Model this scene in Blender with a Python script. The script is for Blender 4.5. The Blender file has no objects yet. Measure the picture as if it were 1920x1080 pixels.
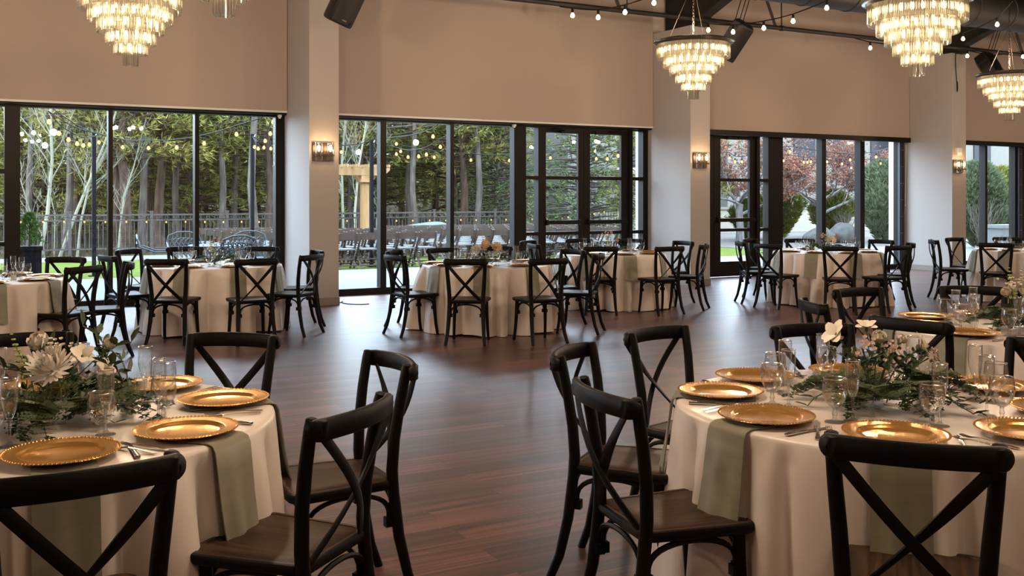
import bpy, bmesh, math, random
from mathutils import Vector, Matrix
PI = math.pi
sc = bpy.context.scene
col = sc.collection

# ------------------------------------------------------------------ camera, world, lights, exposure
CAM_H = 1.52
cd = bpy.data.cameras.new('camera')
cd.sensor_width = 36.0
cd.lens = 35.25
cd.shift_y = -167 / 1920
cd.clip_end = 400
cam = bpy.data.objects.new('camera', cd)
cam.location = (0, 0, CAM_H)
cam.rotation_euler = (PI / 2, 0, math.radians(-28.87))
col.objects.link(cam)
sc.camera = cam

sc.view_settings.view_transform = 'Standard'
sc.view_settings.look = 'None'
sc.view_settings.gamma = 1
sc.view_settings.use_curve_mapping = False
sc.view_settings.exposure = 0.0
sc.cycles.max_bounces = 10
sc.cycles.diffuse_bounces = 3
sc.cycles.glossy_bounces = 3
sc.cycles.transmission_bounces = 8
sc.cycles.transparent_max_bounces = 28
sc.cycles.caustics_reflective = False
sc.cycles.caustics_refractive = False
sc.cycles.sample_clamp_indirect = 4.0
sc.cycles.use_denoising = True

w = bpy.data.worlds.new('world')
sc.world = w
w.use_nodes = True
wn = w.node_tree
bg = wn.nodes['Background']
tcw = wn.nodes.new('ShaderNodeTexCoord')
sepw = wn.nodes.new('ShaderNodeSeparateXYZ')
rampw = wn.nodes.new('ShaderNodeValToRGB')
wn.links.new(tcw.outputs['Generated'], sepw.inputs[0])
wn.links.new(sepw.outputs['Z'], rampw.inputs[0])
rampw.color_ramp.elements[0].position = 0.0
rampw.color_ramp.elements[0].color = (0.68, 0.81, 0.96, 1)
rampw.color_ramp.elements[1].position = 0.6
rampw.color_ramp.elements[1].color = (0.58, 0.77, 1.0, 1)
wn.links.new(rampw.outputs[0], bg.inputs[0])
bg.inputs[1].default_value = 17.8

WARM = (1.0, 0.73, 0.50)

sl = bpy.data.lights.new('low_sky_glow', 'SUN')   # soft bright evening sky over the wood, left of the view
sl.energy = 4.0
sl.angle = math.radians(55)
sl.color = (0.74, 0.86, 1.0)
so_ = bpy.data.objects.new('low_sky_glow', sl)
so_.rotation_euler = Vector((-0.14, -0.85, -0.46)).to_track_quat('-Z', 'Y').to_euler()
col.objects.link(so_)

def point(loc, power, r=0.12, colr=WARM):
    l = bpy.data.lights.new('lamp_light', 'POINT')
    l.energy = power * 0.88
    l.color = colr
    l.shadow_soft_size = r
    o = bpy.data.objects.new('lamp_light', l)
    o.location = loc
    col.objects.link(o)
    return o

# the hall's chandeliers hang on a grid; those outside the frame light the room from there
for hx, hy in ((1.55, 3.4), (8.5, 3.4), (15.2, 6.95), (-5.3, 10.5), (22, 10.5), (-5.3, 6.95), (-5.3, 3.4), (15.2, 3.4), (1.55, 0.0), (8.5, 0.0)):
    for k in range(5):
        t = 2 * PI * k / 5 + hx
        point((hx + .36 * math.cos(t), hy + .36 * math.sin(t), 3.1), 14 if hy == 0 else 44, 0.05)
for k in range(5):  # added unseen lamp ring off the grid, to brighten the right foreground table
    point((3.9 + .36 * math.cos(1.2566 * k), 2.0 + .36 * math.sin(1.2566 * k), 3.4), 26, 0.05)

# ------------------------------------------------------------------ helpers
class MB:
    def __init__(s):
        s.v = []; s.f = []; s.m = []; s.mi = 0
    def add(s, vs, fs):
        b = len(s.v)
        s.v += [tuple(v) for v in vs]
        s.f += [tuple(b + i for i in f) for f in fs]
        s.m += [s.mi] * len(fs)
    def box(s, c, d, rz=0, M=None):
        x, y, z = d[0] / 2, d[1] / 2, d[2] / 2
        vs = [Vector((i * x, j * y, k * z)) for i in (-1, 1) for j in (-1, 1) for k in (-1, 1)]
        T = Matrix.Translation(c) @ (M if M is not None else Matrix.Rotation(rz, 4, 'Z'))
        s.add([T @ v for v in vs], [(0, 1, 3, 2), (4, 6, 7, 5), (0, 4, 5, 1), (2, 3, 7, 6), (0, 2, 6, 4), (1, 5, 7, 3)])
    def bb(s, x0, x1, y0, y1, z0, z1):
        s.box(((x0 + x1) / 2, (y0 + y1) / 2, (z0 + z1) / 2), (x1 - x0, y1 - y0, z1 - z0))
    def tube(s, pts, rad, n=6, cap=True, flat=None, up=None):
        pts = [Vector(p) for p in pts]
        k = len(pts)
        if not hasattr(rad, '__len__'): rad = [rad] * k
        vs = []; prev = None
        for i, p in enumerate(pts):
            t = (pts[min(i + 1, k - 1)] - pts[max(i - 1, 0)])
            t = t.normalized() if t.length > 1e-9 else Vector((0, 0, 1))
            if up is not None:
                a = Vector(up) - t * t.dot(Vector(up))
            elif prev is None:
                a = t.orthogonal()
            else:
                a = prev - t * t.dot(prev)
            if a.length < 1e-6: a = t.orthogonal()
            a.normalize(); prev = a
            b = t.cross(a)
            ra = rad[i]; rb = ra if flat is None else flat * (ra / rad[0])
            for j in range(n):
                th = 2 * PI * (j + .5) / n
                c_, s_ = math.cos(th), math.sin(th)
                if n == 4:
                    c_, s_ = (1 if c_ > 0 else -1), (1 if s_ > 0 else -1)
                vs.append(p + a * (ra * c_) + b * (rb * s_))
        fs = []
        for i in range(k - 1):
            for j in range(n):
                q = (j + 1) % n
                fs.append((i * n + j, i * n + q, (i + 1) * n + q, (i + 1) * n + j))
        if cap:
            fs.append(tuple(range(n))[::-1]); fs.append(tuple((k - 1) * n + j for j in range(n)))
        s.add(vs, fs)
    def lathe(s, prof, n=24, c=(0, 0, 0), close=True):
        vs = []; k = len(prof)
        for r, z in prof:
            for j in range(n):
                a = 2 * PI * j / n
                vs.append((c[0] + r * math.cos(a), c[1] + r * math.sin(a), c[2] + z))
        fs = []
        for i in range(k - 1):
            for j in range(n):
                q = (j + 1) % n
                fs.append((i * n + j, i * n + q, (i + 1) * n + q, (i + 1) * n + j))
        if close:
            if prof[0][0] > 1e-5: fs.append(tuple(range(n))[::-1])
            if prof[-1][0] > 1e-5: fs.append(tuple((k - 1) * n + j for j in range(n)))
        s.add(vs, fs)
    def ell(s, c, r, nu=10, nv=6, M=None):
        vs = []; fs = []
        for i in range(nv + 1):
            ph = PI * i / nv
            for j in range(nu):
                th = 2 * PI * j / nu
                v = Vector((r[0] * math.sin(ph) * math.cos(th), r[1] * math.sin(ph) * math.sin(th), r[2] * math.cos(ph)))
                if M is not None: v = M @ v
                vs.append(v + Vector(c))
        for i in range(nv):
            for j in range(nu):
                q = (j + 1) % nu
                fs.append((i * nu + j, (i + 1) * nu + j, (i + 1) * nu + q, i * nu + q))
        s.add(vs, fs)
    def build(s, name, mats, parent=None, smooth=True, angle=38):
        me = bpy.data.meshes.new(name)
        me.from_pydata(s.v, [], s.f)
        if not isinstance(mats, (list, tuple)): mats = [mats]
        for m in mats: me.materials.append(m)
        if len(mats) > 1: me.polygons.foreach_set('material_index', s.m)
        me.validate()
        if smooth:
            me.shade_smooth()
            me.set_sharp_from_angle(angle=math.radians(angle))
        o = bpy.data.objects.new(name, me)
        col.objects.link(o)
        if parent: o.parent = parent
        return o

def tag(o, label=None, cat=None, group=None, kind=None):
    if label: o['label'] = label
    if cat: o['category'] = cat
    if group: o['group'] = group
    if kind: o['kind'] = kind
    return o
def empty(name, loc=(0, 0, 0), rz=0):
    o = bpy.data.objects.new(name, None)
    o.empty_display_size = 0.1
    o.location = loc; o.rotation_euler = (0, 0, rz)
    col.objects.link(o)
    return o
def kids(o): return [c for c in bpy.data.objects if c.parent == o]
KID = {}
def copy_tree(o, loc=None, rz=None, parent=None):
    if o.name not in KID: KID[o.name] = kids(o)
    c = o.copy(); col.objects.link(c); c.parent = parent
    for k in ('label', 'category', 'group'):
        if parent is None and k in c: del c[k]
    if loc is not None: c.location = loc
    if rz is not None: c.rotation_euler = (0, 0, rz)
    for ch in KID[o.name]: copy_tree(ch, parent=c)
    return c
class Proto:
    """first use moves the source itself, later uses copy it"""
    def __init__(s, o): s.o = o; s.used = False
    def put(s, loc, rz=0):
        if not s.used:
            s.used = True
            KID[s.o.name] = kids(s.o)
            s.o.location = loc; s.o.rotation_euler = (0, 0, rz)
            return s.o
        return copy_tree(s.o, loc, rz)

# ------------------------------------------------------------------ materials
def mat(name, base, rough=0.5, metal=0.0, spec=0.5, sheen=0.0, coat=0.0):
    m = bpy.data.materials.new(name); m.use_nodes = True
    b = m.node_tree.nodes['Principled BSDF']
    b.inputs['Base Color'].default_value = (*base, 1)
    b.inputs['Roughness'].default_value = rough
    b.inputs['Metallic'].default_value = metal
    b.inputs['Specular IOR Level'].default_value = spec
    b.inputs['Sheen Weight'].default_value = sheen
    b.inputs['Coat Weight'].default_value = coat
    return m
def noisy(m, c1, c2, scale=(8, 8, 8), detail=4, bump=0.0, rough=None, lo=0.35, hi=0.65):
    nt = m.node_tree; b = nt.nodes['Principled BSDF']
    tc = nt.nodes.new('ShaderNodeTexCoord'); mp = nt.nodes.new('ShaderNodeMapping')
    mp.inputs['Scale'].default_value = scale
    n = nt.nodes.new('ShaderNodeTexNoise'); n.inputs['Scale'].default_value = 1; n.inputs['Detail'].default_value = detail
    r = nt.nodes.new('ShaderNodeValToRGB')
    r.color_ramp.elements[0].color = (*c1, 1); r.color_ramp.elements[1].color = (*c2, 1)
    r.color_ramp.elements[0].position = lo; r.color_ramp.elements[1].position = hi
    L = nt.links.new
    L(tc.outputs['Object'], mp.inputs[0]); L(mp.outputs[0], n.inputs[0]); L(n.outputs[0], r.inputs[0])
    L(r.outputs[0], b.inputs['Base Color'])
    if bump:
        bp = nt.nodes.new('ShaderNodeBump'); bp.inputs['Strength'].default_value = bump; bp.inputs['Distance'].default_value = 0.01
        L(n.outputs[0], bp.inputs['Height']); L(bp.outputs[0], b.inputs['Normal'])
    if rough:
        mr = nt.nodes.new('ShaderNodeMapRange'); mr.inputs['To Min'].default_value = rough[0]; mr.inputs['To Max'].default_value = rough[1]
        L(n.outputs[0], mr.inputs[0]); L(mr.outputs[0], b.inputs['Roughness'])
    return m
def emis(name, colr, s, sample=True):
    m = bpy.data.materials.new(name); m.use_nodes = True
    nt = m.node_tree; nt.nodes.clear()
    e = nt.nodes.new('ShaderNodeEmission'); e.inputs[0].default_value = (*colr, 1); e.inputs[1].default_value = s
    o = nt.nodes.new('ShaderNodeOutputMaterial'); nt.links.new(e.outputs[0], o.inputs[0])
    if not sample: m.cycles.emission_sampling = 'NONE'
    return m
def schlick(nt, f0, ex=5):
    lw = nt.nodes.new('ShaderNodeLayerWeight'); lw.inputs[0].default_value = 0.5
    p = nt.nodes.new('ShaderNodeMath'); p.operation = 'POWER'; p.inputs[1].default_value = ex
    q = nt.nodes.new('ShaderNodeMath'); q.operation = 'MULTIPLY_ADD'; q.inputs[1].default_value = 1 - f0; q.inputs[2].default_value = f0; q.use_clamp = True
    nt.links.new(lw.outputs['Facing'], p.inputs[0]); nt.links.new(p.outputs[0], q.inputs[0])
    return q.outputs[0]
def thin_glass(name, tint, f0=0.06, rough=0.0, gcol=(1, 1, 1), ex=5):
    m = bpy.data.materials.new(name); m.use_nodes = True
    nt = m.node_tree; nt.nodes.clear()
    t = nt.nodes.new('ShaderNodeBsdfTransparent'); t.inputs[0].default_value = (*tint, 1)
    g = nt.nodes.new('ShaderNodeBsdfGlossy'); g.inputs['Roughness'].default_value = rough; g.inputs[0].default_value = (*gcol, 1)
    mx = nt.nodes.new('ShaderNodeMixShader'); o = nt.nodes.new('ShaderNodeOutputMaterial')
    L = nt.links.new
    L(schlick(nt, f0, ex), mx.inputs[0]); L(t.outputs[0], mx.inputs[1]); L(g.outputs[0], mx.inputs[2]); L(mx.outputs[0], o.inputs[0])
    return m
def solid_glass(name, tint=(1, 1, 1)):
    m = bpy.data.materials.new(name); m.use_nodes = True
    nt = m.node_tree; nt.nodes.clear()
    g = nt.nodes.new('ShaderNodeBsdfGlass'); g.inputs['IOR'].default_value = 1.5; g.inputs[0].default_value = (*tint, 1)
    t = nt.nodes.new('ShaderNodeBsdfTransparent')
    mx = nt.nodes.new('ShaderNodeMixShader'); mx.inputs[0].default_value = 0.42
    o = nt.nodes.new('ShaderNodeOutputMaterial'); L = nt.links.new
    L(t.outputs[0], mx.inputs[1]); L(g.outputs[0], mx.inputs[2]); L(mx.outputs[0], o.inputs[0])
    return m

def floor_mat():
    m = mat('walnut_planks', (0.1, 0.06, 0.04), 0.36, spec=1.0)
    nt = m.node_tree; b = nt.nodes['Principled BSDF']; L = nt.links.new
    tc = nt.nodes.new('ShaderNodeTexCoord')
    br = nt.nodes.new('ShaderNodeTexBrick')
    br.inputs['Scale'].default_value = 1.0
    br.inputs['Brick Width'].default_value = 1.22; br.inputs['Row Height'].default_value = 0.155
    br.inputs['Mortar Size'].default_value = 0.0016; br.inputs['Mortar Smooth'].default_value = 0.3
    br.inputs['Color1'].default_value = (0, 0, 0, 1); br.inputs['Color2'].default_value = (1, 1, 1, 1)
    br.inputs['Mortar'].default_value = (0.5, 0.5, 0.5, 1); br.offset = 0.37; br.offset_frequency = 2
    L(tc.outputs['Object'], br.inputs[0])
    mp = nt.nodes.new('ShaderNodeMapping'); mp.inputs['Scale'].default_value = (.85, 32, 1)
    L(tc.outputs['Object'], mp.inputs[0])
    addv = nt.nodes.new('ShaderNodeVectorMath'); addv.operation = 'MULTIPLY_ADD'
    L(br.outputs['Color'], addv.inputs[0]); addv.inputs[1].default_value = (7, 3, 5); L(mp.outputs[0], addv.inputs[2])
    n = nt.nodes.new('ShaderNodeTexNoise'); n.inputs['Scale'].default_value = 1.0; n.inputs['Detail'].default_value = 6; n.inputs['Roughness'].default_value = 0.6
    L(addv.outputs[0], n.inputs[0])
    r1 = nt.nodes.new('ShaderNodeValToRGB')
    r1.color_ramp.elements[0].position = 0.36; r1.color_ramp.elements[0].color = (0.042, 0.019, 0.016, 1)
    r1.color_ramp.elements[1].position = 0.66; r1.color_ramp.elements[1].color = (0.225, 0.112, 0.092, 1)
    L(n.outputs[0], r1.inputs[0])
    r2 = nt.nodes.new('ShaderNodeValToRGB')
    r2.color_ramp.elements[0].color = (0.52, 0.48, 0.46, 1); r2.color_ramp.elements[1].color = (1.25, 1.1, 1.02, 1)
    L(br.outputs['Color'], r2.inputs[0])
    mx = nt.nodes.new('ShaderNodeMix'); mx.data_type = 'RGBA'; mx.blend_type = 'MULTIPLY'; mx.inputs[0].default_value = 1
    L(r1.outputs[0], mx.inputs[6]); L(r2.outputs[0], mx.inputs[7])
    mx2 = nt.nodes.new('ShaderNodeMix'); mx2.data_type = 'RGBA'; mx2.inputs[7].default_value = (0.012, 0.007, 0.005, 1)
    L(br.outputs['Fac'], mx2.inputs[0]); L(mx.outputs[2], mx2.inputs[6]); L(mx2.outputs[2], b.inputs['Base Color'])
    mr = nt.nodes.new('ShaderNodeMapRange'); mr.inputs['To Min'].default_value = 0.27; mr.inputs['To Max'].default_value = 0.42
    L(n.outputs[0], mr.inputs[0]); L(mr.outputs[0], b.inputs['Roughness'])
    bp = nt.nodes.new('ShaderNodeBump'); bp.inputs['Strength'].default_value = 0.12; bp.inputs['Distance'].default_value = 0.004
    L(n.outputs[0], bp.inputs['Height']); L(bp.outputs[0], b.inputs['Normal'])
    return m

M = {}
M['floor'] = floor_mat()
M['wall'] = noisy(mat('painted_wall', (0.5, 0.44, 0.39), 0.8), (0.50, 0.44, 0.385), (0.53, 0.465, 0.41), (1, 1, 3))
M['shade'] = noisy(mat('shade_fabric', (0.5, 0.44, 0.38), 0.85), (0.452, 0.375, 0.325), (0.468, 0.390, 0.338), (3, 3, 260), 3, bump=0.03)
M['column'] = mat('white_column_paint', (0.44, 0.412, 0.39), 0.7)
M['base'] = mat('grey_vinyl_base', (0.26, 0.22, 0.19), 0.5)
M['frame'] = mat('dark_bronze_aluminium', (0.0085, 0.006, 0.0042), 0.45, 0.0, 0.2)
M['track'] = mat('blue_grey_track', (0.035, 0.042, 0.06), 0.35, 0.4)
M['steelblack'] = noisy(mat('black_steel', (0.012, 0.011, 0.010), 0.6), (0.010, 0.009, 0.008), (0.018, 0.016, 0.014), (3, 3, 3))
M['duct'] = noisy(mat('black_duct', (0.018, 0.018, 0.018), 0.55), (0.016, 0.016, 0.016), (0.024, 0.023, 0.022), (6, 3, 3))
M['ceil'] = mat('dark_ceiling', (0.02, 0.018, 0.016), 0.9)
M['pane'] = thin_glass('window_glass', (0.96, 0.97, 0.96), 0.022)
M['metal'] = mat('brushed_metal', (0.55, 0.55, 0.55), 0.35, 1)
M['white'] = mat('white_plastic', (0.8, 0.8, 0.78), 0.5)
M['chair'] = noisy(mat('black_stained_wood', (0.012, 0.010, 0.009), 0.42, spec=0.16), (0.0022, 0.002, 0.002), (0.005, 0.0042, 0.0038), (30, 30, 6), rough=(0.42, 0.56))
M['seat'] = noisy(mat('dark_brown_seat_wood', (0.03, 0.02, 0.015), 0.42, spec=0.18), (0.018, 0.0098, 0.0058), (0.062, 0.034, 0.019), (60, 3, 3), 5, bump=0.08, rough=(0.34, 0.5))
M['cloth'] = noisy(mat('ivory_satin_cloth', (0.70, 0.63, 0.57), 0.34, sheen=0.1), (0.70, 0.625, 0.565), (0.74, 0.665, 0.605), (5, 5, 5), 3)
M['napkin'] = noisy(mat('sage_satin_napkin', (0.19, 0.19, 0.14), 0.42, sheen=0.15), (0.205, 0.192, 0.128), (0.228, 0.215, 0.146), (5, 5, 40), 2)
M['gold'] = mat('gold_charger', (0.80, 0.42, 0.11), 0.2, 0.72, 0.6)
M['silver'] = mat('silver_cutlery', (0.62, 0.58, 0.52), 0.2, 1)
M['goblet'] = thin_glass('wine_glass', (0.99, 0.99, 0.985), 0.07, 0.03, ex=2.6)
M['rim'] = thin_glass('glass_rim', (0.98, 0.98, 0.98), 0.55, 0.2)
M['stem'] = solid_glass('glass_stem')
M['crystal'] = None
M['bulb'] = emis('warm_bulb', (1.0, 0.70, 0.34), 11, False)
M['bulb_out'] = emis('outdoor_bulb', (1.0, 0.60, 0.24), 2.6, False)
M['bulb_fence'] = emis('fence_bulb', (1.0, 0.50, 0.15), 2.2, False)
M['black'] = mat('black_plastic', (0.012, 0.012, 0.013), 0.45)
M['wire'] = mat('black_wire', (0.012, 0.012, 0.012), 0.7, spec=0.1)
M['bronze'] = mat('aged_bronze', (0.06, 0.045, 0.032), 0.4, 0.7)

def crystal_mat():
    m = bpy.data.materials.new('crystal'); m.use_nodes = True
    nt = m.node_tree; nt.nodes.clear(); L = nt.links.new
    t = nt.nodes.new('ShaderNodeBsdfTransparent'); t.inputs[0].default_value = (0.97, 0.955, 0.93, 1)
    g = nt.nodes.new('ShaderNodeBsdfGlossy'); g.inputs['Roughness'].default_value = 0.08
    rf = nt.nodes.new('ShaderNodeBsdfRefraction'); rf.inputs['IOR'].default_value = 1.5; rf.inputs['Roughness'].default_value = 0.28
    lw = nt.nodes.new('ShaderNodeLayerWeight'); lw.inputs[0].default_value = 0.30
    mx = nt.nodes.new('ShaderNodeMixShader'); mx.inputs[0].default_value = 0.62
    mx2 = nt.nodes.new('ShaderNodeMixShader')
    o = nt.nodes.new('ShaderNodeOutputMaterial')
    L(t.outputs[0], mx.inputs[1]); L(rf.outputs[0], mx.inputs[2])
    L(lw.outputs['Facing'], mx2.inputs[0]); L(mx.outputs[0], mx2.inputs[1]); L(g.outputs[0], mx2.inputs[2]); L(mx2.outputs[0], o.inputs[0])
    return m
M['crystal'] = crystal_mat()

# ------------------------------------------------------------------ structure: floor, walls, ceiling, columns
def S(o, label=None): return tag(o, label, kind='structure')
b = MB(); b.bb(-9, 28, -5, 15.24, -0.12, 0); S(b.build('floor', M['floor']), 'dark walnut plank floor of the hall')
b = MB(); b.add([(-9, -5, 8.2), (28, -5, 8.2), (28, 15.6, 6.3), (-9, 15.6, 6.3), (-9, -5, 8.3), (28, -5, 8.3), (28, 15.6, 6.4), (-9, 15.6, 6.4)],
                [(0, 1, 2, 3), (7, 6, 5, 4), (0, 4, 5, 1), (1, 5, 6, 2), (2, 6, 7, 3), (3, 7, 4, 0)])
S(b.build('ceiling', M['ceil']), 'dark open ceiling above the hall')
b = MB(); b.bb(-9, 28, 15.0, 15.3, 2.80, 6.4); S(b.build('wall_back', M['wall']), 'beige wall above the windows')
b = MB(); b.bb(-9.2, -9, -5, 15.3, 0, 8.2); S(b.build('wall_left', M['wall']))
b = MB(); b.bb(28, 28.2, -5, 15.3, 0, 8.2); S(b.build('wall_right', M['wall']))
b = MB(); b.bb(-9, 28, -5.2, -5, 0, 8.3); S(b.build('wall_front', M['wall']))
CX = [-2.52, 4.335, 11.16, 18.03, 24.9]
names = ['left of the first window', 'between the first and second windows', 'beside the double doors', 'left of the last window', 'beyond the right edge']
for i, x in enumerate(CX):
    r = empty('column', (x, 13.8, 0)); S(r, 'white square column ' + names[i])
    b = MB(); b.bb(0, .435, 0, 1.62, 0, 4.55); b.build('shaft', M['column'], r, False)
    b = MB()
    for q in ((-.012, .447, -.012, 0), (-.012, 0, 0, 1.2), (.435, .447, 0, 1.2)): b.bb(*q, 0, .11)
    b.build('baseboard', M['base'], r, False)
    # tapered steel roof beam resting on the column
    r = empty('roof_beam', (x + .2, 0, 0)); S(r, 'black tapered steel roof beam on the column ' + names[i])
    prof = [(14.75, 4.55), (13.72, 4.55), (13.62, 4.70), (12.4, 5.15), (10.5, 5.75), (-5, 7.0), (-5, 8.1), (14.75, 6.35)]
    b = MB(); n = len(prof)
    b.add([(-.012, y, z) for y, z in prof] + [(.012, y, z) for y, z in prof], [tuple(range(n)), tuple(range(2 * n - 1, n - 1, -1))] + [(k, n + k, n + (k + 1) % n, (k + 1) % n) for k in range(n)])
    b.build('web', M['steelblack'], r, False)
    b = MB()
    for (y0, z0), (y1, z1) in zip(prof[:5], prof[1:6]):
        d = Vector((0, y1 - y0, z1 - z0)); nn = Vector((0, -d.z, d.y)).normalized() * 0.016
        vs = []
        for y, z in ((y0, z0), (y1, z1)):
            for sx in (-.11, .11):
                for e in (-1, 1): vs.append(Vector((sx, y, z)) + nn * e)
        b.add(vs, [(0, 1, 3, 2), (4, 6, 7, 5), (0, 4, 5, 1), (2, 3, 7, 6), (0, 2, 6, 4), (1, 5, 7, 3)])
    b.build('flange', M['steelblack'], r, False)

# ------------------------------------------------------------------ windows and doors
FY0, FY1, GY = 15.03, 15.19, 15.12
def glass(parent, x0, x1, z0, z1, name='pane'):
    b = MB(); b.bb(x0, x1, GY - .003, GY + .003, z0, z1); return b.build(name, M['pane'], parent, False)
def window(n, x0, x1, posts, label, zr=()):
    r = empty('window_%d' % n, ((x0 + x1) / 2, 15.1, 0)); S(r, label)
    ox = (x0 + x1) / 2
    b = MB()
    b.bb(x0 - ox, x1 - ox, FY0 - 15.1, FY1 - 15.1, 0, .105); b.bb(x0 - ox, x1 - ox, FY0 - 15.1, FY1 - 15.1, 2.765, 2.9)
    for a, c in posts: b.bb(a - ox, c - ox, FY0 - 15.1, FY1 - 15.1, .105, 2.765)
    b.build('frame', M['frame'], r, False)
    ed = sorted(posts)
    for (a, c), (d, e) in zip(ed[:-1], ed[1:]):
        g = glass(r, c - ox, d - ox, .105, 2.765); g.location.y = -15.1
    return r
def door(n, x0, x1, leaves, label):
    """leaves: list of (stile_left0, glass0, glass1, stile_right1, side) of each leaf between x0 and x1"""
    r = empty('door_%d' % n, ((x0 + x1) / 2, 15.1, 0)); S(r, label); ox = (x0 + x1) / 2; Y = -15.1
    b = MB(); b.bb(x0 - ox, x1 - ox, FY0 + Y, FY1 + Y, 2.765, 2.9)
    b.bb(x0 - ox, x0 - ox + .06, FY0 + Y, FY1 + Y, 0, 2.765); b.bb(x1 - ox - .06, x1 - ox, FY0 + Y, FY1 + Y, 0, 2.765)
    b.build('door_frame', M['frame'], r, False)
    for (a, g0, g1, c, hs) in leaves:
        b = MB(); y0, y1 = 15.075 + Y, 15.135 + Y
        b.bb(a - ox, g0 - ox, y0, y1, 0.012, 2.76); b.bb(g1 - ox, c - ox, y0, y1, 0.012, 2.76)
        for z0, z1 in ((0.012, .30), (.885, .945), (1.86, 1.92), (2.685, 2.76)): b.bb(g0 - ox, g1 - ox, y0, y1, z0, z1)
        lf = b.build('door_leaf', M['frame'], r, False)
        for z0, z1 in ((.30, .885), (.945, 1.86), (1.92, 2.685)):
            g = glass(lf, g0 - ox, g1 - ox, z0, z1); g.location.y = Y
        b = MB(); b.bb(a - ox + .05, c - ox - .05, 15.0 + Y, 15.05 + Y, 1.075, 1.145)
        for xx in (a + .06, c - .1): b.bb(xx - ox, xx - ox + .05, 15.04 + Y, 15.08 + Y, 1.06, 1.16)
        b.build('panic_bar', M['frame'], lf, False)
        b = MB(); hx = (a + .04 if hs < 0 else c - .04) - ox
        b.tube([(hx, 15.14 + Y, .95), (hx, 15.19 + Y, .96), (hx, 15.19 + Y, 1.22), (hx, 15.14 + Y, 1.23)], .012, 6); b.build('pull_handle', M['frame'], lf)
        b = MB(); b.box(((g0 + g1) / 2 - ox + .1 * hs, 15.03 + Y, 2.70), (.3, .06, .05)); b.tube([((g0 + g1) / 2 - ox, 15.0 + Y, 2.72), ((g0 + g1) / 2 - ox - .25 * hs, 14.97 + Y, 2.75)], .01, 4)
        b.build('door_closer', M['frame'], lf, False)
    return r
def sidelite(n, x0, x1, g0, g1, label):
    r = empty('window_%d' % n, ((x0 + x1) / 2, 15.1, 0)); S(r, label); ox = (x0 + x1) / 2; Y = -15.1
    b = MB()
    b.bb(x0 - ox, g0 - ox, FY0 + Y, FY1 + Y, 0, 2.9); b.bb(g1 - ox, x1 - ox, FY0 + Y, FY1 + Y, 0, 2.9)
    for z0, z1 in ((0, .12), (.885, .945), (1.86, 1.92), (2.765, 2.9)): b.bb(g0 - ox, g1 - ox, FY0 + Y, FY1 + Y, z0, z1)
    b.build('frame', M['frame'], r, False)
    for z0, z1 in ((.12, .885), (.945, 1.86), (1.92, 2.765)):
        g = glass(r, g0 - ox, g1 - ox, z0, z1); g.location.y = Y
window(1, .55, 4.335, [(.55, .72), (1.83, 1.89), (3.01, 3.07), (4.2, 4.335)], 'three-pane window before the pine wood, left of the first column')
sidelite(2, -1.0, .55, -.94, .53, 'glazed panel at the left edge')
window(3, -9, -1.0, [(-9, -8.9), (-7, -6.94), (-5, -4.94), (-3, -2.9), (-1.1, -1.0)], 'window beyond the left edge')
window(4, 4.77, 8.56, [(4.77, 4.85), (5.89, 5.99), (7.12, 7.19), (8.33, 8.56)], 'three-pane window right of the first column')
sidelite(5, 8.56, 8.86, 8.565, 8.81, 'narrow sidelight left of the double doors')
door(1, 8.86, 10.81, [(8.92, 8.99, 9.66, 9.775, 1), (9.785, 9.91, 10.59, 10.75, -1)], 'dark framed glazed double doors beside the second column')
sidelite(6, 10.81, 11.16, 10.815, 11.05, 'narrow sidelight right of the double doors')
door(2, 11.6, 13.88, [(11.66, 11.98, 12.66, 12.755, 1), (12.765, 12.93, 13.67, 13.82, -1)], 'dark glazed doors right of the second column')
sidelite(7, 13.88, 14.18, 13.9, 14.12, 'narrow sidelight beside the doors right of the second column')
window(8, 14.18, 18.03, [(14.18, 14.51), (15.59, 15.71), (16.71, 16.84), (17.91, 18.03)], 'three-pane window before the red-leaved tree')
window(9, 18.465, 24.9, [(18.465, 18.6), (19.65, 19.73), (20.79, 20.87), (21.88, 22.25), (23.5, 23.58), (24.8, 24.9)], 'window at the right edge before tall shrubs')
# vertical shade tracks with small bright rivets
for i, (x, nm) in enumerate(((17.86, 'beside the third column'), (21.95, 'at the right edge'))):
    r = empty('shade_track', (x, 14.98, 0)); tag(r, 'blue-grey riveted shade track on the window frame ' + nm, 'track')
    b = MB(); b.bb(0, .14, 0, .05, 0.1, 2.75); b.build('channel', M['track'], r, False)
    b = MB()
    for k in range(7):
        for q in (.04, .1): b.ell((q, -.002, .42 + k * .36), (.008, .005, .008), 6, 4)
    tag(b.build('rivet_row', M['metal'], r), kind='stuff')
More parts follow.
